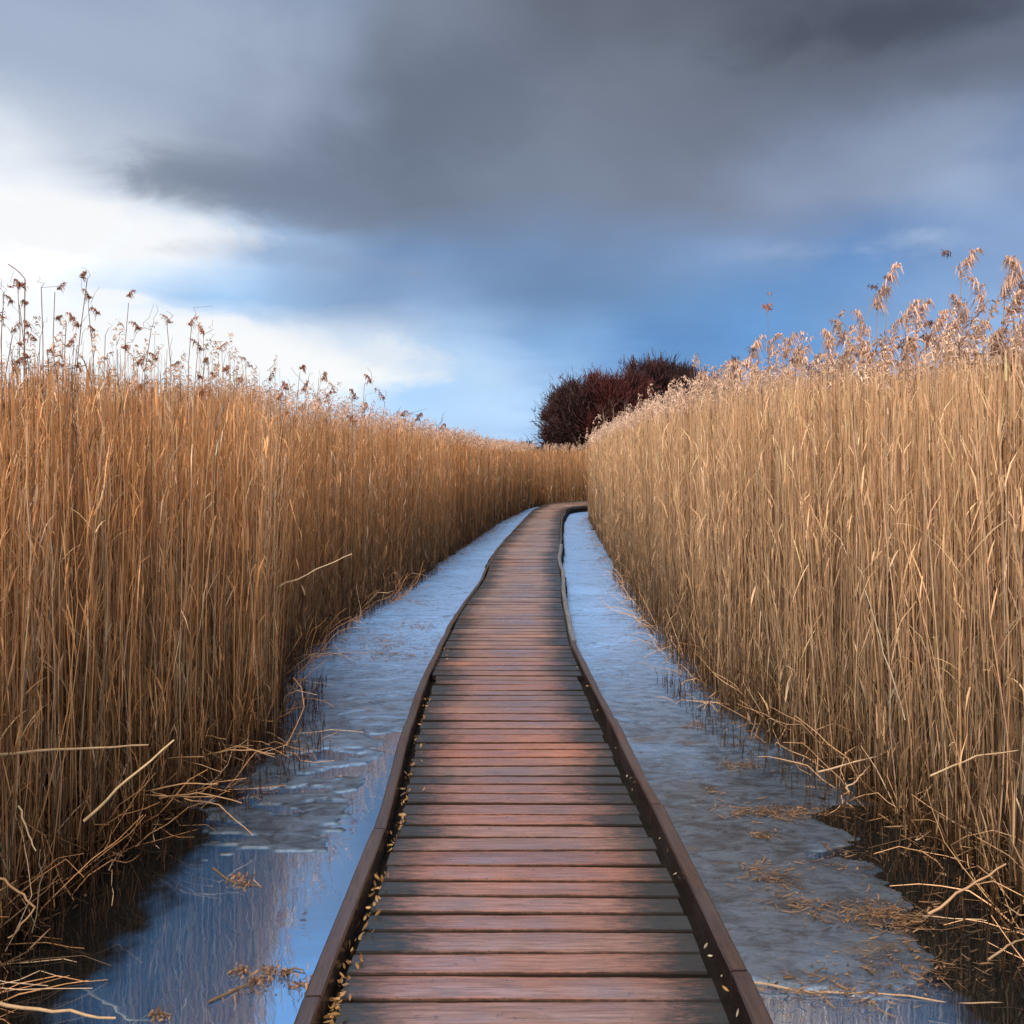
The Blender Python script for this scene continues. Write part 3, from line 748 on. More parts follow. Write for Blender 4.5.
# the lone tall one left of the others
Y = 5.6; base = np.array([P(770, 400, Y)[0]+.04, Y+.1, ZW-.04]); tip = P(768, 312, Y)
pts = base[None]+(tip-base)[None]*np.linspace(0, 1, 10)[:, None]; pts = np.concatenate([pts, [P(770, 300, Y), P(771, 291, Y)]])
def head1(g): clump(g, P(767, 306, 5.6), .022, 50, (.42, .18, .10), .008); clump(g, P(770, 294, 5.6), .01, 20, (.35, .16, .1), .006)
reed_object(base, pts, np.linspace(.0035, .0012, 12)[None], (.3, .2, .14), 'lone thin reed with a small rust tuft left of the plumed reeds on the right', GR, [], head1)

# upright front-row reeds near the camera
GF = {-1: 'upright reeds in the front row of the left bed', 1: 'upright reeds in the front row of the right bed'}
LF = {-1: 'upright orange-brown dry reed in the front row of the left reed bed', 1: 'upright straw-coloured dry reed in the front row of the right reed bed'}
for side in (-1, 1):
    for k in range(82):
        y = 2.75+3.6*rng.random()**1.4; d = rng.uniform(-.04, .14)
        x = (left_edge(y)-d) if side < 0 else (right_edge(y)+d)
        if abs((x)/y*F) > 512: y = abs(x)*F/505.
        h = (top_left(y) if side < 0 else top_right(y))*rng.uniform(.78, 1.0)
        S = 9; t_ = np.linspace(0, 1, S); ln = rng.normal(0, .05, 2)
        base = np.array([x, y, ZW-.05])
        pts = np.stack([x+ln[0]*h*t_+rng.normal(0, .006, S)+.03*np.sin(t_*4+k)*t_, y+ln[1]*h*t_+rng.normal(0, .006, S), ZW-.05+(h-ZW)*t_], 1)
        c = reed_cols(1, np.array([side > 0]))[0]
        if rng.random() < .35: c = np.clip(np.array([.68, .46, .27])*rng.uniform(.8, 1.1), 0, .8)
        ls = [(rng.uniform(.3, .95), rng.uniform(.14, .32), rng.uniform(0, 6.3), rng.uniform(.5, .95)*(1 if rng.random() < .7 else -.8), rng.uniform(.005, .009)) for _ in range(4)]
        reed_object(base, pts, (np.linspace(.0038, .0018, S)*rng.uniform(.8, 1.15))[None], c, LF[side], GF[side], ls)

# fallen and broken reeds, each where the photo has one
def fallen(label, pxs, Ys, r=.005, c=(.45, .30, .17), group=None, nodes=8):
    cp = np.array([P(a, b, y) for (a, b), y in zip(pxs, Ys)])
    s_ = arclen(cp); t_ = np.linspace(0, s_[-1], max(nodes, len(cp)*3))
    pts = np.stack([np.interp(t_, s_, cp[:, k]) for k in range(3)], 1)
    pts[1:-1] += rng.normal(0, .003, (len(pts)-2, 3))
    base = pts[0].copy(); g = Geo(); g.tubes([pts], (np.linspace(r, r*.6, len(pts)))[None], np.array(c), 6)
    o = g.build('fallen_reed', M_straw, origin=base); tag(o, label, 'reed', group); return o
fallen('pale thick reed lying nearly level across the foot of the left bed', [(-6, 755), (60, 749), (148, 745)], [3.1, 3.3, 3.55], .0055, (.50, .33, .18))
fallen('straight pale reed leaning diagonally against the foot of the left bed', [(84, 821), (130, 778), (174, 740)], [3.35, 3.4, 3.5], .0062, (.55, .38, .2))
fallen('smooth brown reed lying level at the bottom left corner of the photo', [(-6, 1002), (60, 1012), (116, 1018)], [2.62, 2.6, 2.6], .006, (.42, .27, .15))
fallen('long thin reed arching up to the right near the left edge of the left bed', [(-4, 560), (30, 512), (55, 485), (78, 466)], [4.0, 4.0, 4.02, 4.05], .0045, (.52, .35, .2))
fallen('shorter reed leaning right below the long arching one at the left edge', [(-4, 574), (18, 560), (50, 540)], [3.9, 3.9, 3.95], .0035)
fallen('long bleached reed leaning to the right out of the middle of the left bed', [(276, 588), (312, 572), (352, 554)], [6.2, 6.4, 6.7], .0062, (.58, .42, .26))
fallen('reed leaning right just left of the long bleached one in the left bed', [(238, 602), (258, 585), (282, 568)], [6.0, 6.1, 6.2], .0055)
fallen('thin curved reed highest of the leaning ones in the left bed', [(232, 566), (245, 550), (270, 538)], [6.2, 6.2, 6.3], .0045)
fallen('bent reed with a sharp elbow beside the dark water at the left edge', [(-4, 878), (20, 892), (36, 909), (22, 925), (8, 938)], [2.9, 2.9, 2.9, 2.85, 2.85], .0045, (.42, .24, .11))
fallen('thin pale reed leaning down to the left in the foot of the left bed', [(18, 806), (28, 830), (36, 851)], [3.1, 3.08, 3.05], .0035, (.55, .4, .24))
fallen('pale forked-looking reed lying across the foot of the right bed', [(818, 772), (865, 760), (908, 744)], [4.25, 4.25, 4.3], .0052, (.50, .33, .2))
fallen('short pale reed crossing under the longer lying one in the right bed', [(846, 789), (858, 778), (870, 766)], [4.15, 4.2, 4.25], .0042, (.52, .36, .22))
fallen('thin reed lying almost level at the right edge of the right bed', [(930, 776), (975, 757), (1030, 747)], [3.35, 3.4, 3.4], .0042, (.50, .34, .2))
fallen('brown reed leaning over the black water at the lower right', [(928, 914), (965, 890), (1006, 864)], [2.95, 3.0, 3.05], .0052, (.44, .26, .14))
fallen('long crooked reed lying level over the ice at the bottom right', [(750, 982), (800, 992), (870, 992), (950, 1002), (1030, 1004)], [2.84, 2.8, 2.8, 2.76, 2.76], .0045, (.36, .23, .14))
fallen('short hooked reed at the right edge above the lower right corner', [(988, 960), (1010, 945), (1026, 938)], [2.8, 2.85, 2.9], .004, (.35, .23, .13))
fallen('pale reed standing with a golden leaf-like top in the right bed', [(802, 590), (794, 570), (789, 558)], [5.3, 5.3, 5.3], .009, (.72, .45, .14))
fallen('pale thin reed leaning left through the middle of the right bed', [(905, 720), (880, 640), (865, 590)], [3.9, 3.95, 4.0], .0035, (.6, .48, .34))
# tangle of broken reeds lying out on the ice from the left bank
GT = 'broken reeds tangled at the foot of the left bed'
for k in range(26):
    x0 = rng.uniform(120, 215); y0 = rng.uniform(672, 800)
    if x0 > 190 and y0 > 760: y0 -= 60
    L_ = rng.uniform(45, 95); a_ = rng.normal(.05, .28); Y0 = F*(H-ZW-.12)/(max(y0, 700)-HOR)*.97
    e = (min(x0+L_*math.cos(a_), 275), y0+L_*math.sin(a_)*.8)
    m_ = ((x0+e[0])/2, (y0+e[1])/2-rng.uniform(-4, 12))
    fallen('crooked broken reed among the tangle jutting out over the ice from the left bed', [(x0, y0), m_, e], [Y0, Y0*.98, Y0*.97], rng.uniform(.0028, .0048), np.array([.42, .24, .12])*rng.uniform(.7, 1.3), GT)
GT2 = 'broken reeds fallen at the foot of the right bed'
for k in range(16):
    y = rng.uniform(3.0, 9.5); x = right_edge(y)-rng.uniform(-.1, .16); a_ = rng.uniform(1.9, 4.3); L_ = rng.uniform(.18, .4)
    cp = [np.array([x, y, ZW+.10]), np.array([x+math.cos(a_)*L_*.5, y+math.sin(a_)*L_*.5, ZW+.08]), np.array([x+math.cos(a_)*L_, y+math.sin(a_)*L_, ZW+.012])]
    t_ = np.linspace(0, 1, 7); pts = np.array([cp[0]*(1-s)**2+2*cp[1]*s*(1-s)+cp[2]*s*s for s in t_])+rng.normal(0, .004, (7, 3))
    g = Geo(); g.tubes([pts], np.linspace(.004, .0022, 7)[None], np.array([.40, .25, .13])*rng.uniform(.6, 1.3), 5)
    tag(g.build('fallen_reed', M_straw, origin=pts[0].copy()), 'short broken reed lying out over the ice from the foot of the right bed', 'reed', GT2)
# twigs with tufts floating on the open pool
def floating(label, path, clumps):
    pts = np.array([G(a, b, ZW+.006) for a, b in path]); base = pts[0].copy()
    g = Geo(); g.tubes([pts], np.linspace(.005, .002, len(pts))[None], (.14, .085, .05), 5)
    o = g.build('floating_twig', M_straw, origin=base); tag(o, label, 'twig')
    hl = Heads(o, base)
    for (a, b, r) in clumps: clump(hl, G(a, b, ZW+.012), r, 36, (.22, .12, .07), .008)
floating('dark twig with tufts floating on open water beside the left kerb', [(208, 1002), (228, 993), (246, 985), (262, 977), (272, 969)], [(248, 986, .035), (262, 978, .03), (270, 970, .02)])
floating('small dark twig floating left of the tufted one, near the black reed foot', [(228, 972), (240, 969), (252, 973)], [(240, 970, .02)])
floating('thin brown twig lying from the ice rim into the open water', [(213, 868), (228, 880), (240, 884), (262, 886)], [(245, 883, .03), (238, 877, .02)])
floating('dark scrap of twig floating at the bottom of the photo', [(148, 1016), (160, 1012), (172, 1015)], [(160, 1014, .02)])
floating('dark wet twig touching the left kerb board', [(284, 972), (294, 968), (304, 970)], [(306, 981, .028), (286, 972, .012)])

# reed litter frozen into the ice: a dense scatter nobody could count
lit = Geo()
patches = [(372, 640, 40, 7, 500), (415, 625, 18, 4, 220), (345, 655, 26, 6, 260), (330, 702, 46, 6, 180), (412, 600, 22, 5, 220), (392, 655, 25, 4, 200), (300, 745, 30, 10, 160), (645, 608, 22, 7, 420), (650, 628, 18, 6, 360), (668, 645, 20, 5, 300),
           (748, 715, 12, 5, 90), (760, 710, 8, 4, 60), (693, 725, 12, 3, 80), (740, 765, 16, 3, 160), (775, 812, 42, 5, 520), (762, 835, 10, 3, 70), (765, 875, 22, 10, 220), (800, 905, 28, 8, 160), (880, 915, 38, 12, 620), (715, 792, 8, 3, 30),
           (620, 590, 14, 4, 200), (300, 730, 20, 5, 100), (740, 740, 20, 6, 60), (230, 745, 30, 20, 260), (255, 790, 20, 10, 100), (840, 860, 30, 14, 120), (830, 990, 60, 14, 260), (905, 965, 60, 16, 300)]
for (cx, cy, rx, ry, n) in patches:
    n = int(n*(1.6 if cy < 700 else 1.1)); a = rng.normal(0, .75, n); b = rng.normal(0, .75, n)+.25*np.sin(a*3)
    pp = np.array([G(cx+u*rx, cy+v*ry, ZW+.016) for u, v in zip(a, b)]); pp[:, 2] += rng.uniform(-.004, .004, n)
    th = rng.normal(0, .7, n); L_ = .006+.07*rng.random(n)**2.6
    d = np.stack([np.cos(th), np.sin(th), rng.normal(0, .05, n)], 1)
    mid = pp+d*L_[:, None]*.5+rng.normal(0, .004, (n, 3)); end = pp+d*L_[:, None]
    lit.ribbons(np.stack([pp, mid, end], 1), np.array([.8, 1, .3])[None]*(.0012+.007*rng.random((n, 1))**2), np.stack([-np.sin(th), np.cos(th), rng.normal(0, .3, n)], 1),
                np.array([.20, .11, .055])*rng.uniform(.3, 1.3, (n, 1)))
for side in (-1, 1):                                                    # litter washed against both banks
    n = 5200
    x, y = scatter(n, 2.6, 22, -.28, .2, side, 1.3)
    keep = rng.random(n) < smooth(-.3, .05, (left_edge(y)-x if side < 0 else x-right_edge(y))+.18*fbm2(x*3, y*3, 3))*.9+.02
    x, y = x[keep], y[keep]; n = len(x)
    pp = np.stack([x, y, np.maximum(ZW+.012, ground_z(x, y)+.01)+rng.uniform(0, .03, n)], 1); th = rng.uniform(0, 6.3, n); L_ = rng.uniform(.02, .12, n)
    d = np.stack([np.cos(th), np.sin(th), rng.normal(0, .25, n)], 1)
    lit.ribbons(np.stack([pp, pp+d*L_[:, None]*.5, pp+d*L_[:, None]], 1), np.array([.8, 1, .3])[None]*rng.uniform(.003, .009, (n, 1)), rng.normal(0, 1, (n, 3)), np.array([.24, .13, .06])*rng.uniform(.3, 1.4, (n, 1)))
tag(lit.build('reed_litter', M_straw), 'brown scraps of reed scattered over the ice and along both banks', 'litter', kind='stuff')

# ---- dry leaves caught between kerb and boards
def leaf_mesh(name, c):
    g = Geo(); nx, ny = 5, 4; v = []
    cu = rng.uniform(.5, 1.5); tw = rng.normal(0, .3)
    for i in range(nx):
        s_ = i/(nx-1); w = math.sin(math.pi*min(.98, max(.06, s_**.8)))**.8
        for j in range(ny):
            u = (j/(ny-1)-.5)*w*.42
            v.append((s_-.5, u*math.cos(tw*s_), cu*(u*u*1.6)+.18*cu*(s_-.5)**2*2+u*math.sin(tw*s_*2)))
    q = [(i*ny+j, (i+1)*ny+j, (i+1)*ny+j+1, i*ny+j+1) for i in range(nx-1) for j in range(ny-1)]
    g.add(v, q, c); return g.build(name, M_leaf)
protos = [leaf_mesh('fallen_leaf', np.array(c)) for c in ((.32, .17, .065), (.22, .11, .045), (.40, .23, .09), (.16, .08, .035), (.28, .17, .085), (.40, .32, .22))]
first = {i: True for i in range(6)}
def put_leaf(i, loc, size, label, group):
    o = protos[i] if first[i] else protos[i].copy()
    if first[i]: first[i] = False
    else: col.objects.link(o)
    o.location = loc; o.scale = (size, size, size)
    o.rotation_euler = (rng.normal(0, .7), rng.normal(0, .7), rng.uniform(0, 6.3)); tag(o, label, 'leaf', group)
n = 290
for k in range(n):
    u = k/n
    py = 1040-(1040-640)*u**1.35 if rng.random() < .8 else rng.uniform(700, 860)
    gy = F*H/(py-HOR)
    if py < 880 and fbm2(np.array([py*.03]), np.array([3.]), 2)[0] < -.05 and rng.random() < .8: continue
    x = np.interp(gy, Lp[:, 1], Lp[:, 0])+.008+abs(rng.normal(.026, .016))+(.05*rng.random() if rng.random() < .12 else 0)
    z = -.030+.034*rng.random() if x < np.interp(gy, Lp[:, 1], Lp[:, 0])+.045 else .010
    put_leaf(int(rng.integers(0, 5)), (x, gy, z), rng.uniform(.014, .032), 'small curled golden-brown leaf caught between the left kerb and the deck boards', 'leaves along the left kerb')
for (px, py) in [(570, 637), (577, 667), (587, 686), (598, 710), (616, 748), (631, 778), (627, 776), (634, 782), (668, 851), (679, 878), (675, 874), (706, 946), (710, 956), (722, 976), (725, 989), (738, 1013), (660, 838), (632, 790)]:
    p = G(px, py, .012)
    put_leaf(5 if rng.random() < .7 else 0, tuple(p), rng.uniform(.014, .024)*(1 if py > 700 else 1.4), 'tiny pale leaf scrap on the dark deck edge beside the right kerb', 'leaf scraps along the right kerb')

# ------------------------------------------------------------------ trees beyond the bed
def tree(label, cx, Y, halfw, top_py, c_tw, c_tr, group, n_tw=9000, wid=.03, seed=0, cat='tree', name='bare_tree', up=.6, zb=None):
    """cx, halfw and top_py are given at the tree's own distance Y"""
    X = (cx-512)/F*Y; R_ = halfw/F*Y; Ht = H+(HOR-top_py)/F*Y
    zb = -.15
    root = empty(name, (X, Y, zb)); tag(root, label, cat, group)
    r = np.random.default_rng(seed+11)
    # trunk and limbs
    tb = Geo(); ht = Ht-zb
    t_ = np.linspace(0, 1, 7)
    trunk = np.stack([.25*R_*np.sin(t_*2+seed)*t_*.4, .1*np.sin(t_*3)*t_, t_*ht*.72], 1)
    tb.tubes([trunk], np.linspace(ht*.022, ht*.006, 7)[None], np.array(c_tr), 7)
    ends = []
    nl = 16
    for k in range(nl):
        f = r.uniform(.12, .95); i = f*6; a = trunk[int(i)]*(1-(i % 1))+trunk[min(6, int(i)+1)]*(i % 1)
        az = r.uniform(0, 6.28); rr = R_*r.uniform(.45, .88)*(1-.25*f)
        e = np.array([math.cos(az)*rr, math.sin(az)*rr, 0])+[0, 0, min(ht*.80*(1-.5*(rr/R_)**2), a[2]+ht*r.uniform(.18, .45))]
        tt = np.linspace(0, 1, 6)[:, None]; p = a*(1-tt)+e*tt; p[:, 2] += (-.08*ht*np.sin(tt[:, 0]*3.14)*r.uniform(0, 1)); p[1:-1] += r.normal(0, .03*R_, (4, 3))
        tb.tubes([p], np.linspace(ht*.010, ht*.003, 6)[None], np.array(c_tr), 5); ends.append(p)
        for q in range(5):
            b = p[r.integers(2, 6)]; e2 = b+r.normal(0, .10*R_, 3)+[0, 0, ht*r.uniform(.03, .10)]
            p2 = b*(1-tt)+e2*tt; tb.tubes([p2], np.linspace(ht*.004, ht*.0015, 6)[None], np.array(c_tr), 4); ends.append(p2)
    tb.build('trunk', M_bark, root)
    # twig crown: clumps on an uneven dome, twigs spray up and outward from each clump
    nc = 150
    cr = []
    while len(cr) < nc:
        u = r.normal(0, 1, 3); u /= np.linalg.norm(u); s_ = r.uniform(.25, 1)**.5
        z = u[2]*.5+.5
        zf_ = np.clip(.46+.44*u[2]*s_, .04, 1); wf = math.sqrt(max(.02, 1-max(0, (zf_-.25)/.72)**2)); hz = r.uniform(0, 1)**.5; an = r.uniform(0, 6.283)
        cr.append((math.cos(an)*R_*hz*.93*wf, math.sin(an)*R_*hz*.93*wf, ht*zf_*r.uniform(.90, 1.10)))
    cr = np.array(cr); ci = r.integers(0, nc, n_tw)
    c0 = cr[ci]; sp = .15*min(R_, ht)
    p0 = c0+r.normal(0, 1, (n_tw, 3))*sp*r.uniform(.3, 1, (n_tw, 1))
    ctr = np.array([0, 0, ht*.25]); d = (p0-ctr); d /= np.linalg.norm(d, axis=1, keepdims=True)
    d = d*.7+r.normal(0, .35, (n_tw, 3))+[0, 0, up]; d /= np.linalg.norm(d, axis=1, keepdims=True)
    L_ = ht*r.uniform(.035, .095, n_tw)
    p1 = p0+d*L_[:, None]*.5+r.normal(0, .01*ht, (n_tw, 3))*.5; p2 = p0+d*L_[:, None]
    cg = Geo(); tone = r.uniform(.6, 1.5, nc)[ci][:, None]*r.uniform(.6, 1.4, (n_tw, 1))
    cg.ribbons(np.stack([p0, p1, p2], 1), np.array([1, .8, .4])[None]*(wid*r.uniform(.5, 1.4, n_tw))[:, None], r.normal(0, 1, (n_tw, 3)), np.clip(np.array(c_tw)*tone, 0, 1))
    cg.build('crown', M_twig, root)
    return root
GTr = 'bare trees beyond the far reeds'
brown = (.036, .013, .010); red = (.070, .013, .010); dk = (.036, .011, .010)
tree('round dark brown bare tree at the left end of the dark clump', 586, 62, 49, 378, brown, (.03, .022, .018), GTr, 40000, .06, 1, up=.35)
tree('dark red-twigged tree in the middle of the clump beside the round brown one', 618, 60, 42, 364, red, (.04, .02, .018), GTr, 38000, .06, 2, up=.35)
tree('tallest dark maroon tree right of the red-twigged one', 650, 63, 40, 353, dk, (.03, .02, .02), GTr, 34000, .06, 3, up=.4)
tree('upright dark bare tree at the right end of the clump, half hidden by reeds', 686, 61, 30, 364, (.036, .012, .011), (.03, .02, .02), GTr, 20000, .055, 4, up=1.0)
tree('sparse bluish-grey bare tree last on the right of the dark clump', 714, 66, 17, 368, (.035, .018, .022), (.04, .035, .04), GTr, 7000, .035, 5, up=1.4)
tree('low dark bush just left of the dark clump on the horizon', 525, 75, 12, 438, dk, (.03, .02, .02), None, 1800, .05, 6, cat='bush', name='bush')
tree('small dark reddish bush farthest left on the horizon', 507, 80, 10, 438, red, (.03, .02, .02), None, 1500, .05, 7, cat='bush', name='bush')
tree('grey bare tree showing between plumes, left one of those behind the right bed', 820, 55, 15, 345, (.05, .045, .05), (.04, .035, .035), GTr, 2600, .03, 8, up=1.2)
tree('grey bare tree right of the other, behind the tallest plumes of the right bed', 872, 58, 26, 348, (.07, .06, .065), (.05, .04, .04), GTr, 3200, .03, 9, up=1.0)
tree('low olive-brown tree line top behind the right reed bed near the photo edge', 960, 50, 60, 360, (.06, .05, .03), (.04, .03, .025), GTr, 9000, .04, 10, up=.6)
# three pale slender saplings in front of the clump
for k, (a, b, lab) in enumerate((((606, 437), (603, 412), 'pale slender sapling, left one of three in front of the dark trees'), ((616, 432), (613, 408), 'pale slender sapling, middle one of three in front of the dark trees'), ((624, 425), (625, 404), 'pale slender sapling, right one of three in front of the dark trees'))):
    Y = 52; top = P(b[0], b[1], Y); bot = P(a[0], a[1], Y); base = np.array([bot[0]+.1, Y, -.15])
    tt = np.linspace(0, 1, 8)[:, None]; p = base*(1-tt)**2+bot*2*tt*(1-tt)+top*tt*tt
    g = Geo(); g.tubes([p], np.linspace(.07, .03, 8)[None], (.20, .12, .075), 6)
    ro = g.build('sapling', M_bark, origin=base); tag(ro, lab, 'sapling', 'pale saplings in front of the dark trees')
    g = Geo(); nn = 26; src = p[rng.integers(4, 8, nn)]; e = src+np.stack([rng.normal(0, .25, nn), rng.normal(0, .25, nn), rng.uniform(.2, .7, nn)], 1)
    g.tubes(np.stack([src, (src+e)/2+rng.normal(0, .03, (nn, 3)), e], 1), np.array([[.018, .012, .008]]), (.12, .06, .04), 3)
    oo = g.build('branches', M_bark, ro); oo.location = tuple(-base)

# ------------------------------------------------------------------ sky and sun
SUN_TO = np.array([-.16, -.50, .85]); SUN_TO /= np.linalg.norm(SUN_TO)
EL = math.asin(SUN_TO[2]); AZ = math.atan2(SUN_TO[0], SUN_TO[1])
w = bpy.data.worlds.new('World'); sc.world = w; w.use_nodes = True
nt = w.node_tree; nt.nodes.clear(); T = NT(nt)
out = nt.nodes.new('ShaderNodeOutputWorld'); bg = nt.nodes.new('ShaderNodeBackground'); nt.links.new(bg.outputs[0], out.inputs[0])
SKY = .10; bg.inputs[1].default_value = SKY
def lin(c): return tuple(((v/255+.055)/1.055)**2.4 if v/255 > .04045 else v/255/12.92 for v in c)
EXPO = 0.35
KB = 1/SKY/(2**EXPO)
def skc(c, a=1.0): return tuple(v*KB*a for v in lin(c))+(1,)
sky = nt.nodes.new('ShaderNodeTexSky'); sky.sky_type = 'NISHITA'; sky.sun_disc = False; sky.sun_elevation = EL; sky.sun_rotation = AZ
sky.air_density = 1.0; sky.dust_density = 1.0
tc = nt.nodes.new('ShaderNodeTexCoord').outputs['Generated']
sep = nt.nodes.new('ShaderNodeSeparateXYZ'); nt.links.new(tc, sep.inputs[0]); X_, Y_, Z_ = sep.outputs
az = T.math('MULTIPLY', T.math('ARCTAN2', X_, Y_), 57.2958)
el = T.math('MULTIPLY', T.math('ARCSINE', Z_), 57.2958)
zz = T.math('ADD', T.math('MAXIMUM', Z_, 0.0), .10)
cmb = nt.nodes.new('ShaderNodeCombineXYZ'); T.set(cmb.inputs[0], T.math('DIVIDE', X_, zz)); T.set(cmb.inputs[1], T.math('DIVIDE', Y_, zz))
pl = cmb.outputs[0]                                                  # position on a flat cloud deck
st = T.mapping(tc, (1, 1, 1.9))
w1 = T.noise(pl, .55, 5, .55); w2 = T.noise(T.mapping(pl, (1, 1, 1), (13, 5, 0)), .55, 5, .55)
w3 = T.noise(st, 4.0, 5, .5); w4 = T.noise(T.mapping(st, (1, 1, 1), (3, 8, 1)), 4.0, 5, .5)
azw = T.math('ADD', az, T.math('ADD', T.math('MULTIPLY', T.math('SUBTRACT', w1.outputs[0], .5), 12.0), T.math('MULTIPLY', T.math('SUBTRACT', w3.outputs[0], .5), 8.0)))
elw = T.math('ADD', el, T.math('ADD', T.math('MULTIPLY', T.math('SUBTRACT', w2.outputs[0], .5), 3.0), T.math('MULTIPLY', T.math('SUBTRACT', w4.outputs[0], .5), 5.0)))
def azpos(px): return (math.degrees(math.atan((px-512)/F))+60)/120
pos = T.lin(azw, -60, 60)
rows = [  # elevation in degrees, then colours by azimuth
 (0.0, [(0, (235, 242, 250)), (350, (190, 216, 246)), (500, (168, 203, 243)), (620, (140, 180, 228)), (800, (120, 165, 220)), (1024, (150, 185, 228))]),
 (3.0, [(0, (240, 246, 252)), (300, (225, 238, 250)), (420, (165, 203, 242)), (500, (172, 204, 238)), (570, (150, 188, 230)), (680, (95, 150, 212)), (1024, (140, 178, 225))]),
 (6.4, [(0, (250, 252, 255)), (250, (250, 252, 254)), (350, (215, 228, 244)), (450, (168, 198, 232)), (550, (118, 158, 206)), (650, (80, 128, 184)), (780, (86, 138, 196)), (1024, (135, 172, 220))]),
 (9.7, [(0, (248, 250, 254)), (110, (215, 228, 245)), (200, (160, 196, 234)), (400, (132, 160, 200)), (600, (96, 128, 168)), (800, (96, 140, 192)), (1024, (135, 168, 214))]),
 (12.9, [(0, (255, 255, 255)), (200, (225, 235, 247)), (280, (160, 185, 218)), (400, (114, 142, 182)), (600, (106, 130, 166)), (750, (120, 144, 182)), (850, (94, 134, 188)), (1024, (138, 164, 206))]),
 (16.1, [(0, (236, 241, 247)), (110, (190, 199, 214)), (220, (128, 138, 156)), (340, (108, 118, 136)), (520, (112, 121, 138)), (700, (116, 124, 142)), (820, (134, 147, 174)), (960, (152, 170, 200)), (1024, (126, 146, 182))]),
 (22.1, [(0, (165, 179, 201)), (250, (146, 157, 177)), (320, (130, 141, 160)), (400, (106, 114, 130)), (600, (112, 119, 133)), (800, (100, 105, 118)), (1024, (104, 110, 126))]),
 (27.6, [(0, (128, 147, 174)), (300, (136, 150, 174)), (400, (124, 133, 149)), (600, (97, 101, 112)), (800, (82, 86, 96)), (1024, (72, 76, 87))]),
 (33.0, [(0, (140, 185, 238)), (300, (150, 195, 245)), (450, (150, 185, 230)), (600, (140, 150, 172)), (800, (85, 90, 102)), (1024, (80, 86, 98))]),
 (50.0, [(0, (190, 215, 245)), (400, (200, 215, 235)), (700, (200, 206, 216)), (1024, (180, 186, 198))]),
 (80.0, [(0, (250, 252, 255)), (500, (252, 253, 255)), (1024, (245, 248, 252))]),  # unseen overhead sky, brightened to lift the ambient light
]
cur = None; prev = None
for e_, stops in rows:
    rp = nt.nodes.new('ShaderNodeValToRGB'); rp.color_ramp.interpolation = 'EASE'
    els = rp.color_ramp.elements
    while len(els) > 1: els.remove(els[-1])
    els[0].position = azpos(stops[0][0]); els[0].color = lin(stops[0][1])+(1,)
    for px_, c_ in stops[1:]:
        ne = els.new(azpos(px_)); ne.color = lin(c_)+(1,)
    T.set(rp.inputs[0], pos)
    if cur is None: cur = rp.outputs[0]
    else: cur = T.mix(T.sstep(elw, prev, e_) if e_-prev > 4 else T.lin(elw, prev, e_), cur, rp.outputs[0])
    prev = e_
# brightness grain of the cloud deck
g1 = T.noise(T.mapping(st, (1, 1, 1), (4, 1, 0)), 3.0, 6, .52, .3)
amp = T.lin(g1.outputs[0], .3, .7, .95, 1.28)
sc1 = T.n('ShaderNodeVectorMath', operation='SCALE'); T.set(sc1.inputs[0], cur); T.set(sc1.inputs['Scale'], amp); cur = sc1.outputs[0]
# banks with crisper edges: (px, py, radius x, radius y, tilt, colour, strength, softness)
fine = T.noise(st, 9.0, 9, .62, .6)
fz = T.math('SUBTRACT', fine.outputs[0], .5)
def cloud(cur, px, py, rx, ry, tilt, colr, k, soft=.25, namp=1.1):
    a0 = math.degrees(math.atan((px-512)/F)); e0 = math.degrees(math.atan((HOR-py)/math.hypot(F, px-512)))
    q = 57.3/F*math.cos(math.radians(a0))**1.5
    ax, ay = rx*q, ry*q
    da = T.math('SUBTRACT', az, a0); de = T.math('SUBTRACT', el, e0)
    c_, s_ = math.cos(tilt), math.sin(tilt)
    u = T.math('DIVIDE', T.math('ADD', T.math('MULTIPLY', da, c_), T.math('MULTIPLY', de, s_)), ax)
    v = T.math('DIVIDE', T.math('SUBTRACT', T.math('MULTIPLY', de, c_), T.math('MULTIPLY', da, s_)), ay)
    d = T.math('SQRT', T.math('ADD', T.math('MULTIPLY', u, u), T.math('MULTIPLY', v, v)))
    f = T.math('ADD', T.math('SUBTRACT', 1.0, d), T.math('MULTIPLY', fz, namp))
    return T.mix(T.math('MULTIPLY', T.sstep(f, 0, soft), k), cur, lin(colr)+(1,))
cur = cloud(cur, 150, 45, 260, 95, .12, (170, 183, 205), .85, 1.0, 1.1)
cur = cloud(cur, 60, 160, 240, 70, .05, (205, 213, 226), .5, 1.2, 1.2)
cur = cloud(cur, 30, 226, 255, 44, 0.02, (255, 255, 255), .97, .55, 1.5)
cur = cloud(cur, 270, 195, 200, 34, -.06, (118, 128, 147), .7, .6, 1.6)
cur = cloud(cur, 330, 262, 180, 20, -.05, (140, 160, 192), .5, .9, 2.0)
cur = cloud(cur, 235, 350, 245, 44, -.10, (255, 255, 255), .97, .5, 1.5)
cur = cloud(cur, 900, 150, 130, 55, .1, (140, 152, 176), .6, .9, 1.6)
cur = cloud(cur, 380, 350, 170, 28, -.22, (205, 222, 243), .55, .9)
cur = cloud(cur, 120, 297, 45, 9, -.05, (255, 255, 255), .8, .5)
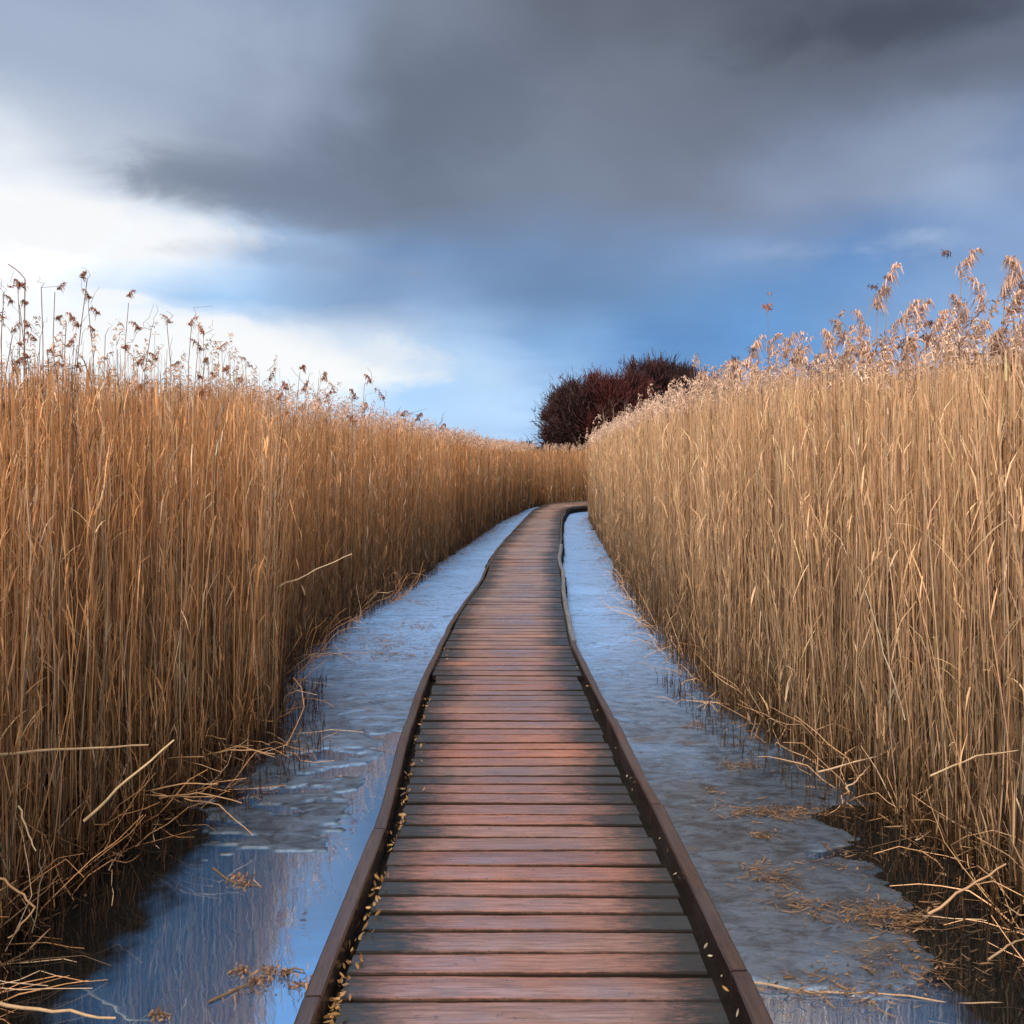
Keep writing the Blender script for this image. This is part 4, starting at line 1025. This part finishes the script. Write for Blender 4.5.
cur = cloud(cur, 430, 120, 170, 75, .25, (104, 112, 129), .5, .9, 1.8)
cur = cloud(cur, 765, 252, 95, 18, .0, (158, 177, 206), .5, 1.2, 2.4)
cur = cloud(cur, 925, 238, 75, 24, .05, (186, 202, 226), .6, 1.2, 2.4)
cur = cloud(cur, 985, 190, 90, 40, .0, (160, 178, 208), .5, 1.0, 2.0)
cur = cloud(cur, 880, 25, 230, 45, .0, (60, 63, 73), .7, .9, 1.3)
# back half of the sky: unseen broken cloud, brightened to add fill light
backn = T.noise(T.mapping(st, (1, 1, 1), (9, 9, 9)), 2.5, 6, .6)
back = T.mix(T.sstep(backn.outputs[0], .4, .62), tuple(1.3*v for v in lin((190, 215, 245)))+(1,), tuple(2.0*v for v in lin((250, 248, 244)))+(1,))
cur = T.mix(T.sstep(Y_, .35, -.05), cur, back)
scl = T.n('ShaderNodeVectorMath', operation='SCALE'); T.set(scl.inputs[0], cur); scl.inputs['Scale'].default_value = KB
fin = T.mix(.90, sky.outputs[0], scl.outputs[0])                       # clear-sky light showing through thin cloud
nt.links.new(fin, bg.inputs[0])

from mathutils import Vector
ld = bpy.data.lights.new('sun', 'SUN'); ld.energy = 4.6; ld.angle = math.radians(24); ld.color = (1.0, .88, .75)
lo = bpy.data.objects.new('sun', ld); col.objects.link(lo)
lo.rotation_euler = Vector(SUN_TO).to_track_quat('Z', 'Y').to_euler()

cd = bpy.data.cameras.new('camera'); cam = bpy.data.objects.new('camera', cd); col.objects.link(cam); sc.camera = cam
cam.location = (0, 0, H); cam.rotation_euler = (math.pi/2, 0, 0)
cd.sensor_width = 36; cd.lens = 36*F/1024; cd.shift_y = (HOR-512)/1024
cd.clip_start = .05; cd.clip_end = 3000
sc.view_settings.view_transform = 'Standard'; sc.view_settings.look = 'None'; sc.view_settings.gamma = 1
sc.view_settings.exposure = EXPO; sc.view_settings.use_curve_mapping = False
sc.cycles.max_bounces = 6; sc.cycles.diffuse_bounces = 3; sc.cycles.glossy_bounces = 3; sc.cycles.transmission_bounces = 3
